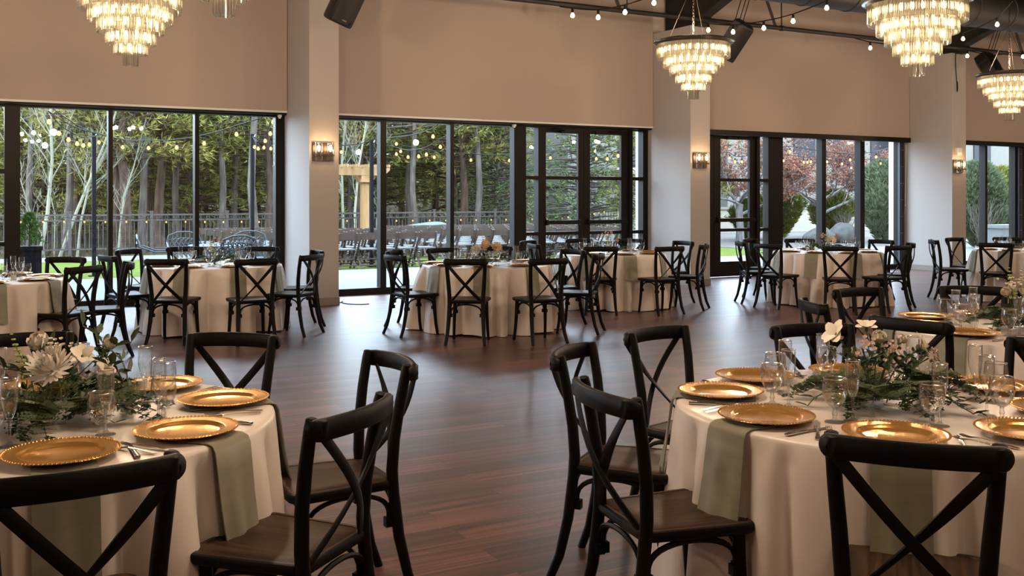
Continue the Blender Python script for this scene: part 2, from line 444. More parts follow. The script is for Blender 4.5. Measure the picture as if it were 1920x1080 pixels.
# roller shades
shades = [(-2.08, 4.33, 'white', 'beige roller shade above the window left of the first column'),
          (4.775, 11.155, 'white', 'beige roller shade over the double doors, white hem'),
          (11.605, 18.02, 'black', 'beige roller shade with black hem before the red-leaved tree'),
          (18.47, 24.89, 'black', 'beige roller shade with black hem at the right edge')]
for x0, x1, hem, lb in shades:
    r = empty('roller_shade', ((x0 + x1) / 2, 14.87, 2.84)); tag(r, lb, 'shade'); h = (x1 - x0) / 2 - .004
    b = MB()
    n = 40; vs = []
    for k in range(n + 1):
        x = -h + 2 * h * k / n; y = .012 * math.sin(x * 1.7 + x0) + .006 * math.sin(x * 5)
        vs += [(x, y, 0), (x, y * .6, 1.6), (x, 0, 3.2), (x, y + .006, 0), (x, y * .6 + .006, 1.6), (x, .006, 3.2)]
    fs = []
    for k in range(n):
        o = k * 6; p = o + 6
        fs += [(o, p, p + 1, o + 1), (o + 1, p + 1, p + 2, o + 2), (p + 3, o + 3, o + 4, p + 4), (p + 4, o + 4, o + 5, p + 5), (o + 3, p + 3, p, o)]
    b.add(vs, fs); b.build('fabric', M['shade'], r)
    b = MB()
    if hem == 'white':
        b.bb(-h, h, -.016, .024, -.025, .004); b.build('hem_bar', M['white'], r, False)
        b = MB(); b.bb(-h, h, .03, .12, -.05, .05); b.build('pocket_rail', M['frame'], r, False)
    else:
        b.bb(-h, h, -.05, .06, -.1, .0); b.build('hem_bar', M['frame'], r, False)
b = MB(); b.tube([(18.0, 14.93, 2.7), (18.0, 14.95, 1.4)], .006, 5); b.lathe([(.0, -.03), (.016, 0), (.0, .03)], 8, (18.0, 14.95, 1.38))
tag(b.build('shade_chain', M['white']), 'thin shade pull chain hanging beside the third column', 'chain')

for x, lb in ((4.24, 'small white shade bracket at the upper right of the first window'), (8.29, 'small white shade bracket beside the double doors'), (16.72, 'small white shade bracket before the rust tree')):
    b = MB(); b.bb(x - .02, x + .02, 14.92, 15.0, 2.755, 2.79); b.bb(x - .012, x + .012, 14.94, 14.98, 2.735, 2.755)
    tag(b.build('shade_bracket', M['white'], None, False), lb, 'bracket')

# ------------------------------------------------------------------ ceiling services
r = empty('ceiling_pipe', (0, 13.5, 4.6)); tag(r, 'thin black pipe running along the wall in front of the columns', 'pipe')
b = MB(); b.tube([(-9, 0, 0), (28, 0, 0)], .04, 12); b.build('pipe_run', M['steelblack'], r)
for x in (2.1, 6.4, 9.6, 13.0, 15.9, 20.3):
    b = MB(); b.tube([(x, 0, 0), (x, .02, 1.9)], .012, 6); b.tube([(x - .03, 0, 0), (x + .03, 0, 0)], .052, 12); b.build('hanger_rod', M['steelblack'], r)
for x in (9.3, 12.7, 19.75):
    b = MB(); b.tube([(x + .15, .0, .03), (x - .2, .05, .9), (x - .5, .1, 1.8)], .025, 4); b.build('brace', M['steelblack'], r)
r = empty('air_duct', (0, 11.9, 4.97)); tag(r, 'large round black duct along the ceiling', 'duct')
b = MB()
pts = []; rr = []
x = 6.0
while x < 28:
    pts += [(x, 0, 0), (x + .93, 0, 0), (x + .935, 0, 0), (x + .965, 0, 0), (x + .97, 0, 0)]; rr += [.32, .32, .335, .335, .32]; x += 1
b.tube(pts, rr, 32); b.build('duct_shell', M['duct'], r)
for x in (8.5, 13.5, 18.5, 23.5):
    b = MB(); b.tube([(x, 0, .3), (x, 0, 2.2)], .01, 5); b.build('duct_hanger', M['steelblack'], r)

# ------------------------------------------------------------------ chandeliers
TR = [(.477, .536), (.394, .42), (.312, .315), (.232, .207), (.155, .108), (.069, 0.0)]
def make_chandelier():
    r = empty('chandelier')
    b = MB(); b.lathe([(0, .72), (.49, .72), (.5, .735), (.5, .765), (.47, .785), (0, .785)], 64); b.build('canopy_plate', M['bronze'], r)
    b = MB(); b.lathe([(.505, .742), (.535, .745), (.54, .752), (.535, .758), (.505, .76)], 64, close=False); b.build('clear_rim', M['goblet'], r)
    b = MB()
    z = .785; k = 0
    while z < 3.2:
        pr = [(.014 * math.cos(t) * (k % 2), .014 * math.cos(t) * ((k + 1) % 2), z + .02 + .024 * math.sin(t)) for t in [2 * PI * i / 8 for i in range(9)]]
        b.tube(pr, .0035, 5, False); z += .04; k += 1
    b.build('chain', M['bronze'], r)
    for t in (.4, 2.5, 4.6):
        b = MB(); b.tube([(.33 * math.cos(t), .33 * math.sin(t), .785), (.02 * math.cos(t), .02 * math.sin(t), 1.5)], .003, 5); b.build('stay_wire', M['bronze'], r)
    rnd = random.Random(3)
    for i, (R, zb) in enumerate(TR):
        n = max(18, int(2 * PI * R / .0205)); L = .185
        b = MB()
        for k in range(n):
            a = 2 * PI * k / n; ja = rnd.uniform(-.35, .35)
            px, py = R * math.cos(a), R * math.sin(a)
            w2, d2 = .0090, .0065
            vs = []
            for zz, s_ in ((zb, .75), (zb + .012, 1), (zb + L, 1)):
                for (u, v) in ((-1, 0), (-.55, 1), (.55, 1), (1, 0), (.55, -1), (-.55, -1)):
                    uu, vv = u * w2 * s_, v * d2 * s_
                    c_, s2 = math.cos(a + ja), math.sin(a + ja)
                    vs.append((px - s2 * uu + c_ * vv, py + c_ * uu + s2 * vv, zz))
            fs = [tuple(range(6))[::-1], tuple(range(12, 18))]
            for q in range(2):
                for j in range(6):
                    fs.append((q * 6 + j, q * 6 + (j + 1) % 6, q * 6 + 6 + (j + 1) % 6, q * 6 + 6 + j))
            b.add(vs, fs)
        t = b.build('crystal_tier', M['crystal'], r, False); tag(t, kind='stuff')
        b = MB(); b.lathe([(R - .016, zb + L), (R + .014, zb + L), (R + .014, zb + L + .008), (R - .016, zb + L + .008), (R - .016, zb + L)], 48, close=False)
        b.build('tier_ring', M['bronze'], r)
    for R, z, n in ((.42, .645, 26), (.33, .50, 22), (.25, .40, 12), (.18, .28, 12), (.10, .17, 6)):
        for k in range(n):
            a = 2 * PI * (k + .3) / n
            b = MB(); b.ell((R * math.cos(a), R * math.sin(a), z), (.015, .015, .04), 8, 6); b.build('bulb', M['bulb'], r)
    return r
ch = Proto(make_chandelier())
for x, y, z, lb in ((1.485, 10.5, 2.838, 'tiered crystal chandelier at upper left, cut by the top edge'),
                    (1.585, 6.95, 2.77, 'crystal chandelier right of the upper left one, only its tip in view'),
                    (8.54, 10.5, 2.845, 'tiered crystal chandelier hanging before the second column'),
                    (8.546, 6.95, 2.775, 'largest tiered crystal chandelier, before the black duct at upper right'),
                    (15.14, 10.5, 2.81, 'tiered crystal chandelier cut by the right edge')):
    o = ch.put((x, y, z)); tag(o, lb, 'chandelier', 'tiered crystal chandeliers')
    point((x, y, z + .96), 190, .12); point((x, y, z - .12), 85, .06)

# ------------------------------------------------------------------ speakers, sconces, alarm, cable
def make_speaker():
    r = empty('loudspeaker')
    prof = [(-.19, .16), (-.19, .06), (-.12, -.14), (.12, -.14), (.19, .06), (.19, .16), (.1, .2), (-.1, .2)]
    b = MB(); n = len(prof); H = .33
    rings = [(-H, .93), (-H + .03, 1), (H - .03, 1), (H, .93)]
    b.add([(x * s_, y * s_, z) for z, s_ in rings for x, y in prof],
          [tuple(range(n))[::-1], tuple(3 * n + k for k in range(n))] + [(q * n + k, q * n + (k + 1) % n, (q + 1) * n + (k + 1) % n, (q + 1) * n + k) for q in range(3) for k in range(n)])
    b.build('cabinet', M['black'], r)
    b = MB()
    n2 = 12; vs = []
    for i in range(n2 + 1):
        x = -.165 + .33 * i / n2; y = .163 + .045 * (1 - (x / .17) ** 2) + .004
        vs += [(x, y, -.3), (x, y, .3), (x, y + .008, -.3), (x, y + .008, .3)]
    b.add(vs, [f for i in range(n2) for f in ((4 * i, 4 * i + 4, 4 * i + 5, 4 * i + 1), (4 * i + 2, 4 * i + 3, 4 * i + 7, 4 * i + 6), (4 * i, 4 * i + 2, 4 * i + 6, 4 * i + 4), (4 * i + 1, 4 * i + 5, 4 * i + 7, 4 * i + 3))])
    b.build('grille', noisy(mat('speaker_mesh', (.03, .028, .026), .5, .4), (.012, .012, .012), (.045, .042, .04), (220, 220, 220), 0), r)
    b = MB(); b.box((0, .222, -.255), (.07, .004, .012)); b.build('badge', M['metal'], r, False)
    b = MB(); b.tube([(-.08, -.14, .05), (-.08, -.2, .05), (.08, -.2, .05), (.08, -.14, .05)], .013, 6); b.build('handle', M['black'], r)
    b = MB()
    for k in range(3): b.box((-.1 - .012 * k, .2 - .012 * k, -.27 + .02 * k), (.05, .012, .03))
    b.build('vent', M['wire'], r, False)
    return r
sp = Proto(make_speaker())
def sp_put(loc, rot, lb):
    o = sp.put(loc); o.rotation_euler = rot; tag(o, lb, 'speaker', 'black loudspeakers hung from the pipe')
    return o
sp_put((4.66, 13.24, 4.27), (math.radians(-24), math.radians(-14), PI + .3), 'black loudspeaker hanging before the first column')
sp_put((11.66, 13.25, 4.26), (math.radians(-26), math.radians(-30), PI - .5), 'black loudspeaker behind the chandelier at the second column')
sp_put((18.44, 13.25, 4.2), (math.radians(-24), math.radians(-34), PI + 1.9), 'black loudspeaker hanging before the third column')
for i, (x, y, z) in enumerate(((4.66, 13.3, 4.55), (11.66, 13.3, 4.55), (18.44, 13.3, 4.5))):
    b = MB()
    for dx in (.1, .2, .28): b.tube([(x + dx - .13, y, z - (.22 if i == 1 else .1)), (x + dx + .15, y - .1, z + .75)], .007, 4)
    tag(b.build('suspension_chain', M['bronze']), 'thin chains holding the loudspeaker before the %s column' % ('first', 'second', 'third')[i], 'chain')

def make_sconce():
    r = empty('wall_sconce')
    b = MB(); b.bb(-.15, .15, -.02, 0, -.13, .13); b.build('back_plate', M['bronze'], r, False)
    b = MB(); b.bb(-.14, .14, -.105, -.075, -.065, -.04); b.bb(-.02, .02, -.1, -.02, -.07, -.035); b.build('bar', M['bronze'], r, False)
    for s_ in (-1, 1):
        b = MB(); b.lathe([(.0, -.13), (.055, -.13), (.055, .13)], 20, (s_ * .085, -.09, 0), False); b.build('glass_shade', M['goblet'], r)
        b = MB(); b.lathe([(.012, -.05), (.012, .0)], 10, (s_ * .085, -.09, 0)); b.build('candle_tube', M['bronze'], r)
        b = MB(); b.ell((s_ * .085, -.09, .045), (.02, .02, .045), 10, 8); b.build('bulb', M['bulb'], r)
    return r
sco = Proto(make_sconce())
for x, nm in ((4.53, 'first column, left of the pergola'), (11.36, 'second column, right of the double doors'), (18.2, 'third column, near the right edge')):
    o = sco.put((x, 13.795, 2.19)); tag(o, 'lit two-bulb glass wall sconce on the ' + nm, 'sconce', 'glass sconces on the columns')
    for s_ in (-1, 1): point((x + s_ * .085, 13.70, 2.24), 11, .03, (1.0, .62, .3))
b = MB(); b.bb(18.13, 18.27, 13.75, 13.8, 2.43, 2.58); b.lathe([(.0, 0), (.03, .01), (.03, .03)], 12, (18.2, 13.74, 2.46))
tag(b.build('fire_alarm', M['white'], None, False), 'small white fire alarm strobe above the sconce on the third column', 'alarm')
b = MB(); b.tube([(4.78 + .32 * t + .1 * math.sin(t * 7), 13.9 + .28 * math.sin(t * PI * 1.6), .008) for t in [k / 24 for k in range(25)]], .007, 6)
tag(b.build('floor_cable', M['wire']), 'black cable looped on the floor beside the first column', 'cable')
b = MB()
b.tube([(18.1, 13.77, 4.54), (18.1, 13.77, 4.3), (18.13, 13.77, 4.0), (18.15, 13.77, 3.8)], .008, 5); b.ell((18.14, 13.76, 3.85), (.02, .015, .12), 6, 5)
tag(b.build('hanging_cord', M['wire']), 'dark cord hanging down the top of the third column', 'cord')

# ------------------------------------------------------------------ string lights
STR = {
'S1': [(1.17, 16.4, 2.69), (1.37, 17.22, 2.57), (1.58, 18.03, 2.52), (1.79, 18.85, 2.5), (1.97, 19.67, 2.51), (2.16, 20.48, 2.57), (2.42, 21.3, 2.66)],
'S2': [(2.82, 21.0, 2.56), (3.16, 20.08, 2.51), (3.51, 19.16, 2.49), (3.81, 18.24, 2.53), (4.16, 17.32, 2.65), (4.54, 16.4, 2.81)],
'S3': [(4.71, 17.2, 2.67), (4.98, 18.53, 2.62), (5.2, 19.87, 2.54), (5.47, 21.2, 2.64)],
'S4': [(5.75, 21.5, 2.65), (5.9, 21.5, 2.63), (7.49, 21.5, 2.59), (7.91, 21.5, 2.63)],
'S5': [(8.61, 21.0, 2.55), (8.52, 20.12, 2.45), (8.39, 19.25, 2.43), (8.18, 18.38, 2.43), (8.08, 17.5, 2.54)],
'S6': [(8.2, 20.0, 2.72), (7.7, 17.0, 2.7)],
'S7': [(8.92, 21.5, 2.64), (9.77, 21.5, 2.52), (10.73, 21.5, 2.47), (11.78, 21.5, 2.48), (12.95, 21.5, 2.57)],
'S8': [(11.67, 16.0, 2.68), (12.04, 17.25, 2.44), (12.62, 18.5, 2.43), (13.16, 19.75, 2.49), (13.96, 21.0, 2.74)],
'S9': [(18.33, 21.0, 2.65), (18.63, 21.12, 2.56), (18.99, 21.25, 2.57), (19.95, 21.38, 2.68), (20.78, 21.5, 2.64)],
'S10': [(21.57, 21.5, 2.61), (21.72, 21.5, 2.61), (21.85, 21.5, 2.63), (22.51, 21.5, 2.64), (23.13, 21.5, 2.59), (24.78, 21.5, 2.63)],
'S11': [(20.54, 21.0, 2.88), (21.32, 19.53, 2.61), (20.66, 18.07, 2.62), (19.53, 16.6, 2.65)],
'SF': [(1.4, 28.97, 0.93), (1.93, 29.0, 0.93), (2.44, 29.04, 0.93), (2.94, 29.07, 0.92), (3.47, 29.11, 0.91), (4.01, 29.15, 0.91), (4.54, 29.18, 0.9), (5.07, 29.22, 0.89), (5.6, 29.25, 0.89), (6.14, 29.29, 0.88), (6.67, 29.33, 0.87), (7.2, 29.36, 0.87), (7.72, 29.4, 0.86)],
'SF2': [(10.49, 29.57, 0.86), (11.58, 29.64, 0.85), (12.17, 29.68, 0.84), (12.75, 29.72, 0.84), (13.36, 29.76, 0.84), (13.96, 29.8, 0.83), (14.52, 29.84, 0.84), (15.11, 29.88, 0.83), (15.7, 29.92, 0.83), (16.29, 29.96, 0.83), (17.34, 30.0, 0.83), (18.0, 30.1, 0.84)],
'SF3': [(18.69, 30.2, 0.86), (18.93, 30.2, 0.89), (19.38, 30.2, 0.95), (20.02, 30.2, 1.0), (20.25, 30.2, 1.04), (20.46, 30.2, 1.07), (20.86, 30.2, 1.05), (21.24, 30.2, 1.07)],
'I1': [(8.48, 13.4, 4.44), (8.65, 12.93, 4.35), (8.83, 12.47, 4.37), (9.02, 12.0, 4.45)],
'I2': [(11.14, 13.3, 4.41), (11.23, 12.78, 4.31), (11.41, 12.25, 4.31), (11.53, 11.72, 4.35), (11.72, 11.2, 4.49)],
'I3': [(15.05, 13.3, 4.39), (17.84, 13.3, 4.43), (18.71, 13.3, 4.4), (19.62, 13.3, 4.54)],
'I5': [(16.51, 12.4, 4.55), (15.25, 10.8, 4.47)]}
SL = {'S1': ('string of warm bulbs outside the left pane of the first window', None, (2.35, 21.5, 2.85), (1.0, 15.7, 2.95)),
'S2': ('string of warm bulbs rising outside the middle pane of the first window', None, (2.35, 21.5, 2.85), (4.7, 15.7, 3.0)),
'S3': ('string of warm bulbs beside the pole in the right pane of the first window', None, (4.62, 15.7, 3.0), (5.5, 21.5, 2.88)),
'S4': ('string of warm bulbs crossing behind the first column', None, (5.5, 21.5, 2.85), (8.21, 21.5, 2.85)),
'S5': ('drooping string of warm bulbs right of the pole outside the middle bay', None, (8.21, 21.5, 2.85), (8.0, 15.7, 3.0)),
'S6': ('upper pair of warm bulbs outside the middle bay', None, (8.3, 21.5, 2.9), (7.4, 15.7, 3.0)),
'S7': ('long level string of warm bulbs crossing to the double doors outside', None, (8.21, 21.5, 2.85), (13.79, 21.5, 2.8)),
'S8': ('string of warm bulbs seen through the right leaf of the double doors', None, (11.55, 15.7, 2.95), (13.79, 21.5, 2.85)),
'S9': ('string of warm bulbs seen through the glazed door right of the second column', None, (17.9, 21.5, 2.85), (21.0, 21.5, 2.8)),
'S10': ('level string of warm bulbs before the red-leaved tree', None, (21.0, 21.5, 2.8), (26.0, 21.5, 2.8)),
'S11': ('slanting string of warm bulbs near the third column outside', None, (20.3, 21.5, 3.0), (19.2, 15.7, 2.95)),
'SF': ('string of small amber bulbs along the fence, left part', 'f', (1.0, 28.95, 1.0), (8.2, 29.42, .95)),
'SF2': ('string of small amber bulbs along the fence behind the folding chairs', 'f', (9.9, 29.5, .94), (18.3, 30.1, .94)),
'SF3': ('string of small amber bulbs on the rising fence by the building', 'f', (18.3, 30.2, .9), (21.6, 30.2, 1.12)),
'I1': ('string of glowing bulbs under the black pipe, left of the chandelier', 'i', (8.3, 13.5, 4.56), (9.3, 11.6, 4.7)),
'I2': ('string of glowing bulbs above the chandelier at the second column', 'i', (11.0, 13.5, 4.56), (11.9, 10.6, 4.8)),
'I3': ('string of glowing bulbs under the pipe near the third column', 'i', (14.8, 13.46, 4.56), (19.9, 13.46, 4.62)),
'I5': ('string of glowing bulbs crossing before the black duct at right', 'i', (17.1, 13.2, 4.7), (14.8, 10.2, 4.7))}
def bulb_mesh(kind):
    s_ = {None: 1.0, 'i': 1.05, 'f': .75}[kind]
    b = MB(); b.lathe([(0, -.06 * s_), (.018 * s_, -.055 * s_), (.032 * s_, -.035 * s_), (.032 * s_, -.018 * s_), (.016 * s_, .012 * s_), (.012 * s_, .02 * s_)], 10)
    o = b.build('bulb', {None: M['bulb_out'], 'i': M['bulb'], 'f': M['bulb_fence']}[kind])
    c = MB(); c.lathe([(.016 * s_, .018 * s_), (.019 * s_, .03 * s_), (.019 * s_, .075 * s_), (.006, .085 * s_)], 8); so = c.build('socket', M['wire'], o)
    return o
BM = {}
for key, pts in STR.items():
    lb, kind, e0, e1 = SL[key]
    x0, y0, z0 = pts[0]
    r = empty('string_light', (x0, y0, z0)); tag(r, lb, 'string light')
    org = Vector((x0, y0, z0)); hang = .13 if kind is None else .09
    if kind not in BM: src = bulb_mesh(kind); BM[kind] = [src, False]
    path = [Vector(e0) - org]
    cand = [Vector(p) - org + Vector((0, 0, hang)) for p in pts]
    path += cand + [Vector(e1) - org]
    b = MB()
    sm = []
    for i in range(len(path) - 1):
        for k in range(4):
            t = k / 4; p = path[i].lerp(path[i + 1], t); p.z -= .03 * math.sin(PI * t) * (path[i + 1] - path[i]).length * .4; sm.append(p)
    sm.append(path[-1]); b.tube(sm, .007 if kind != 'f' else .005, 4)
    b.build('wire', M['wire'], r)
    for p in cand:
        q = p - Vector((0, 0, hang))
        src, used = BM[kind]
        if not used:
            BM[kind][1] = True; o = src; KID[src.name] = kids(src)
        else:
            o = copy_tree(src, parent=None)
        o.parent = r; o.location = q
    if kind == 'i':
        for p in pts: point(p, 2.0, .03)


# ------------------------------------------------------------------ outdoors: ground, wing wall, building
_mat = mat
def mat(name, base, rough=0.9, metal=0.0, spec=0.05, **k): return _mat(name, base, rough, metal, spec, **k)
M['concrete'] = noisy(mat('pale_concrete', (0.128, 0.128, 0.127), 0.8), (0.118, 0.118, 0.116), (0.137, 0.137, 0.134), (0.166, 0.166, 0.166), 5)
M['lawn'] = noisy(mat('lawn_grass', (0.057, 0.079, 0.011), 0.95), (0.045, 0.064, 0.007), (0.078, 0.091, 0.017), (5, 5, 5), 6, bump=0.4)
M['gravel'] = noisy(mat('pinkish_gravel', (0.088, 0.075, 0.067), 0.95), (0.063, 0.052, 0.046), (0.109, 0.097, 0.088), (14, 14, 14), 4, bump=0.5)
M['forest'] = noisy(mat('forest_floor', (0.036, 0.024, 0.011), 0.95), (0.021, 0.016, 0.006), (0.059, 0.041, 0.018), (1.4, 1.4, 1.4), 6, bump=0.5)
M['stucco'] = noisy(mat('beige_stucco', (0.201, 0.177, 0.138), 0.9), (0.190, 0.167, 0.129), (0.207, 0.180, 0.143), (6, 6, 6))
M['stucco2'] = noisy(mat('pale_stucco', (0.118, 0.109, 0.094), 0.9), (0.113, 0.104, 0.089), (0.122, 0.114, 0.098), (6, 6, 6))
M['darkwin'] = mat('dark_window', (0.02, 0.02, 0.024), 0.15)
M['fence'] = mat('weathered_grey_fence', (0.060, 0.051, 0.046), 0.6)
M['pole'] = mat('dark_blue_pole', (0.008, 0.008, 0.010), 0.6)
M['cedar'] = noisy(mat('cedar_wood', (0.262, 0.152, 0.070), 0.7), (0.218, 0.123, 0.053), (0.294, 0.180, 0.091), (6, 6, .8), 4)
M['resin'] = mat('brown_resin', (0.073, 0.053, 0.043), 0.6)
M['paleseat'] = mat('pale_folding_seat', (0.134, 0.134, 0.138), 0.5)  # folding chair seats, paler than their brown resin frames
M['castalu'] = mat('grey_cast_aluminium', (0.066, 0.071, 0.075), 0.5, 0.3)
M['bark'] = noisy(mat('pine_bark', (0.056, 0.034, 0.023), 0.95), (0.034, 0.021, 0.014), (0.082, 0.053, 0.037), (9, 9, 2.2), 5, bump=0.6)
M['barkgrey'] = noisy(mat('grey_bark', (0.073, 0.057, 0.046), 0.95), (0.042, 0.033, 0.027), (0.100, 0.081, 0.067), (9, 9, 2.0), 5, bump=0.6)
M['aspen'] = noisy(mat('aspen_bark', (0.145, 0.135, 0.097), 0.8), (0.079, 0.072, 0.050), (0.168, 0.156, 0.114), (3, 3, 9), 4, lo=.3, hi=.42)
def leafmat(name, c1, c2):
    m = noisy(mat(name, c1, 0.8, spec=0.03), c1, c2, (.9, .9, .9), 3)
    return m
M['needle'] = leafmat('pine_needles', (0.069, 0.076, 0.016), (0.172, 0.171, 0.041))
M['needle2'] = leafmat('olive_pine_needles', (0.087, 0.082, 0.018), (0.209, 0.183, 0.047))
M['spruce'] = leafmat('blue_green_spruce_needles', (0.050, 0.066, 0.026), (0.103, 0.126, 0.054))
M['juniper'] = leafmat('juniper_green', (0.055, 0.063, 0.012), (0.142, 0.140, 0.033))
M['juniper2'] = leafmat('dusty_juniper_green', (0.05, 0.066, 0.032), (0.10, 0.125, 0.066))
M['brightgreen'] = leafmat('bright_shrub_green', (0.03, 0.075, 0.012), (0.065, 0.14, 0.03))
M['rust'] = leafmat('rust_red_leaves', (0.113, 0.044, 0.029), (0.250, 0.118, 0.077))
M['pale_branch'] = noisy(mat('pale_grey_branch', (0.14, 0.125, 0.12), 0.9), (0.09, 0.08, 0.075), (0.17, 0.155, 0.15), (8, 8, 3))
M['twig'] = mat('pale_twigs', (0.085, 0.072, 0.058), 0.9)
M['brush'] = mat('dry_brush', (0.047, 0.036, 0.024), 0.95)
M['boulder'] = noisy(mat('pale_boulder', (0.060, 0.056, 0.051), 0.9), (0.046, 0.042, 0.038), (0.072, 0.068, 0.064), (4, 4, 4), 6, bump=0.5)

def ground(name, x0, x1, y0, y1, z, m, lb, hf=None, nx=1, ny=1, kind='structure'):
    b = MB(); vs = []; fs = []
    for j in range(ny + 1):
        for i in range(nx + 1):
            x = x0 + (x1 - x0) * i / nx; y = y0 + (y1 - y0) * j / ny
            vs.append((x, y, z + (hf(x, y) if hf else 0)))
    for j in range(ny):
        for i in range(nx):
            a = j * (nx + 1) + i; fs.append((a, a + 1, a + nx + 2, a + nx + 1))
    b.add(vs, fs); return tag(b.build(name, m), lb, kind=kind)
b = MB(); b.bb(-14, 60, 15.24, 20.7, -.15, -.01); b.bb(21.2, 60, 20.7, 22.6, -.15, -.01); S(b.build('patio', M['concrete']), 'pale concrete patio outside the windows')
b = MB(); b.bb(-14, 21.2, 20.7, 26.6, -.15, -.02); S(b.build('lawn', M['lawn']), 'bright green lawn beyond the patio')
b = MB(); b.bb(-14, 17.3, 26.6, 28.6, -.14, -.01); S(b.build('path', M['concrete']), 'pale concrete path before the fence')
b = MB(); b.bb(17.3, 60, 25.0, 36, -.14, -.005); b.bb(21.2, 60, 22.6, 25.0, -.14, -.005); S(b.build('gravel_bed', M['gravel']), 'gravel bed under the red-leaved tree')
def hill(x, y):
    t = max(0, y - 30); return -.12 + .0016 * t * t + .12 * math.sin(x * .7) * math.sin(y * .55)
ground('forest_ground', -30, 80, 28.6, 82, 0, M['forest'], 'brown forest floor rising behind the fence', hill, 44, 24)

def building(name, loc, lb):
    r = empty(name, loc); tag(r, lb, 'building'); return r
r = building('stucco_wing', (-3.5, 18.2, 0), 'beige stucco wing wall at the left edge outside')
b = MB(); b.bb(-6, 4.02, -.2, 5, 0, 2.5); b.bb(-6, 4.06, -.26, 5, 2.5, 2.66); b.bb(-6, 4.05, -.24, 5, 1.55, 1.6); b.build('wall', M['stucco'], r, False)
b = MB(); b.lathe([(.0, 2.66), (.1, 2.66), (.1, 2.7)], 12, (3.8, .1, 0)); b.ell((3.8, .1, 2.83), (.14, .14, .14), 14, 10); b.build('globe_lamp', M['white'], r)

r = building('apartment_building', (36, 38, 0), 'pale stucco building behind the red-leaved tree')
b = MB(); b.bb(-12.2, 40, 0, 8, 0, 5.6); b.bb(-12.3, 40, -.1, 8, 2.1, 2.25); b.bb(-4, -1, -1.2, 0, 0, 5.6); b.bb(9, 13, -1.4, 0, 0, 5.6); b.build('wall', M['stucco2'], r, False)
for x, z, h_ in ((-9.5, 3.0, 1.6), (-6.6, 3.0, 1.6), (1.4, 3.0, 1.8), (4.2, 3.0, 1.8), (7.0, 3.0, 1.8), (15.5, 3.0, 1.8)):
    b = MB(); b.bb(x, x + 1.5, -.06, .02, z, z + h_); b.build('window', M['darkwin'], r, False)
b = MB(); b.bb(-9.9, -7.2, -.5, -.04, 2.35, 2.95); b.build('balcony', M['stucco'], r, False)
r = building('garden_wall', (36, 34.4, 0), 'low beige stucco wall with cap behind the shrubs')
b = MB(); b.bb(-13.5, 30, 0, .3, -.1, 1.05); b.build('wall', M['stucco'], r, False)
b = MB(); b.bb(-13.6, 30, -.08, .38, 1.05, 1.16); b.build('cap', M['stucco2'], r, False)

# pergola: only one post and the end of its beams reach the view
r = empty('pergola', (10.25, 27.4, 0)); tag(r, 'natural cedar pergola with stout post beyond the folding chairs', 'pergola')
for dx, dy in ((0, 0), (-1.5, 0), (0, 1.0), (-1.5, 1.0)):
    if dy: continue
    b = MB(); b.bb(dx - .1, dx + .1, dy - .1, dy + .1, 0, 2.2); b.build('post', M['cedar'], r, False)
    b = MB(); b.bb(dx - .19, dx + .19, dy - .19, dy + .19, 2.0, 2.08); b.bb(dx - .15, dx + .15, dy - .15, dy + .15, 2.08, 2.2)
    for s_ in (-1, 1): b.tube([(dx + s_ * .08, dy, 1.98), (dx + s_ * .3, dy, 2.2)], .05, 4)
    b.build('bracket', M['cedar'], r, False)
for dy in (-.13, .13):
    b = MB(); b.add([(-1.85, dy - .03, 2.2), (.55, dy - .03, 2.2), (.72, dy - .03, 2.36), (.72, dy - .03, 2.42), (-1.85, dy - .03, 2.42),
                     (-1.85, dy + .03, 2.2), (.55, dy + .03, 2.2), (.72, dy + .03, 2.36), (.72, dy + .03, 2.42), (-1.85, dy + .03, 2.42)],
                    [(4, 3, 2, 1, 0), (5, 6, 7, 8, 9), (0, 1, 6, 5), (1, 2, 7, 6), (2, 3, 8, 7), (3, 4, 9, 8), (4, 0, 5, 9)])
    b.build('beam', M['cedar'], r, False)
for k in range(8):
    b = MB(); b.bb(-1.7 + k * .31, -1.66 + k * .31, -.7, .7, 2.42, 2.5); b.build('rafter', M['cedar'], r, False)

# ------------------------------------------------------------------ fence
def fence(pts, lb, n_per=None):
    r = empty('metal_fence', pts[0]); tag(r, lb, 'fence'); o = Vector(pts[0])
    rails = MB(); bal = MB(); tot = 0
    P = [Vector(p) - o for p in pts]
    for a, c in zip(P[:-1], P[1:]):
        d = c - a; L = d.length; n = max(1, round(L / 2.1))
        for z, t in ((1.08, .022), (.93, .018), (.16, .02)):
            rails.tube([a + Vector((0, 0, z)), c + Vector((0, 0, z))], t, 4, up=(0, 0, 1))
        m = int(L / .115)
        for k in range(m):
            p = a + d * ((k + .5) / m)
            bal.tube([p + Vector((0, 0, .16)), p + Vector((0, 0, .93))], .0085, 4, cap=False)
            q = a + d * ((k + 1) / m)
            ring = [q + Vector((d.x / L * .04 * math.cos(t), d.y / L * .04 * math.cos(t), 1.0 + .055 * math.sin(t))) for t in [2 * PI * j / 8 for j in range(9)]]
            if k % 2 == 0: bal.tube(ring, .008, 4, cap=False)
        for k in range(n + 1):
            p = a + d * (k / n)
            if k == n and c is not P[-1]: continue
            b = MB(); b.box(p + Vector((0, 0, .58)), (.075, .075, 1.16)); b.box(p + Vector((0, 0, 1.17)), (.1, .1, .03)); b.build('post', M['fence'], r, False)
    rails.build('rail', M['fence'], r, False); bt = bal.build('balusters', M['fence'], r, False); tag(bt, kind='stuff')
    return r
fence([(-7.9, 28.9, 0), (8.9, 29.5, 0)], 'grey ornamental metal fence before the aspens at left')
fence([(8.9, 29.52, 0), (18.2, 30.15, 0)], 'grey ornamental metal fence behind the rows of folding chairs')
fence([(18.35, 30.25, 0.0), (20.0, 30.25, .12), (21.6, 30.25, .2), (23.4, 29.4, .2)], 'grey ornamental fence climbing toward the building at right')

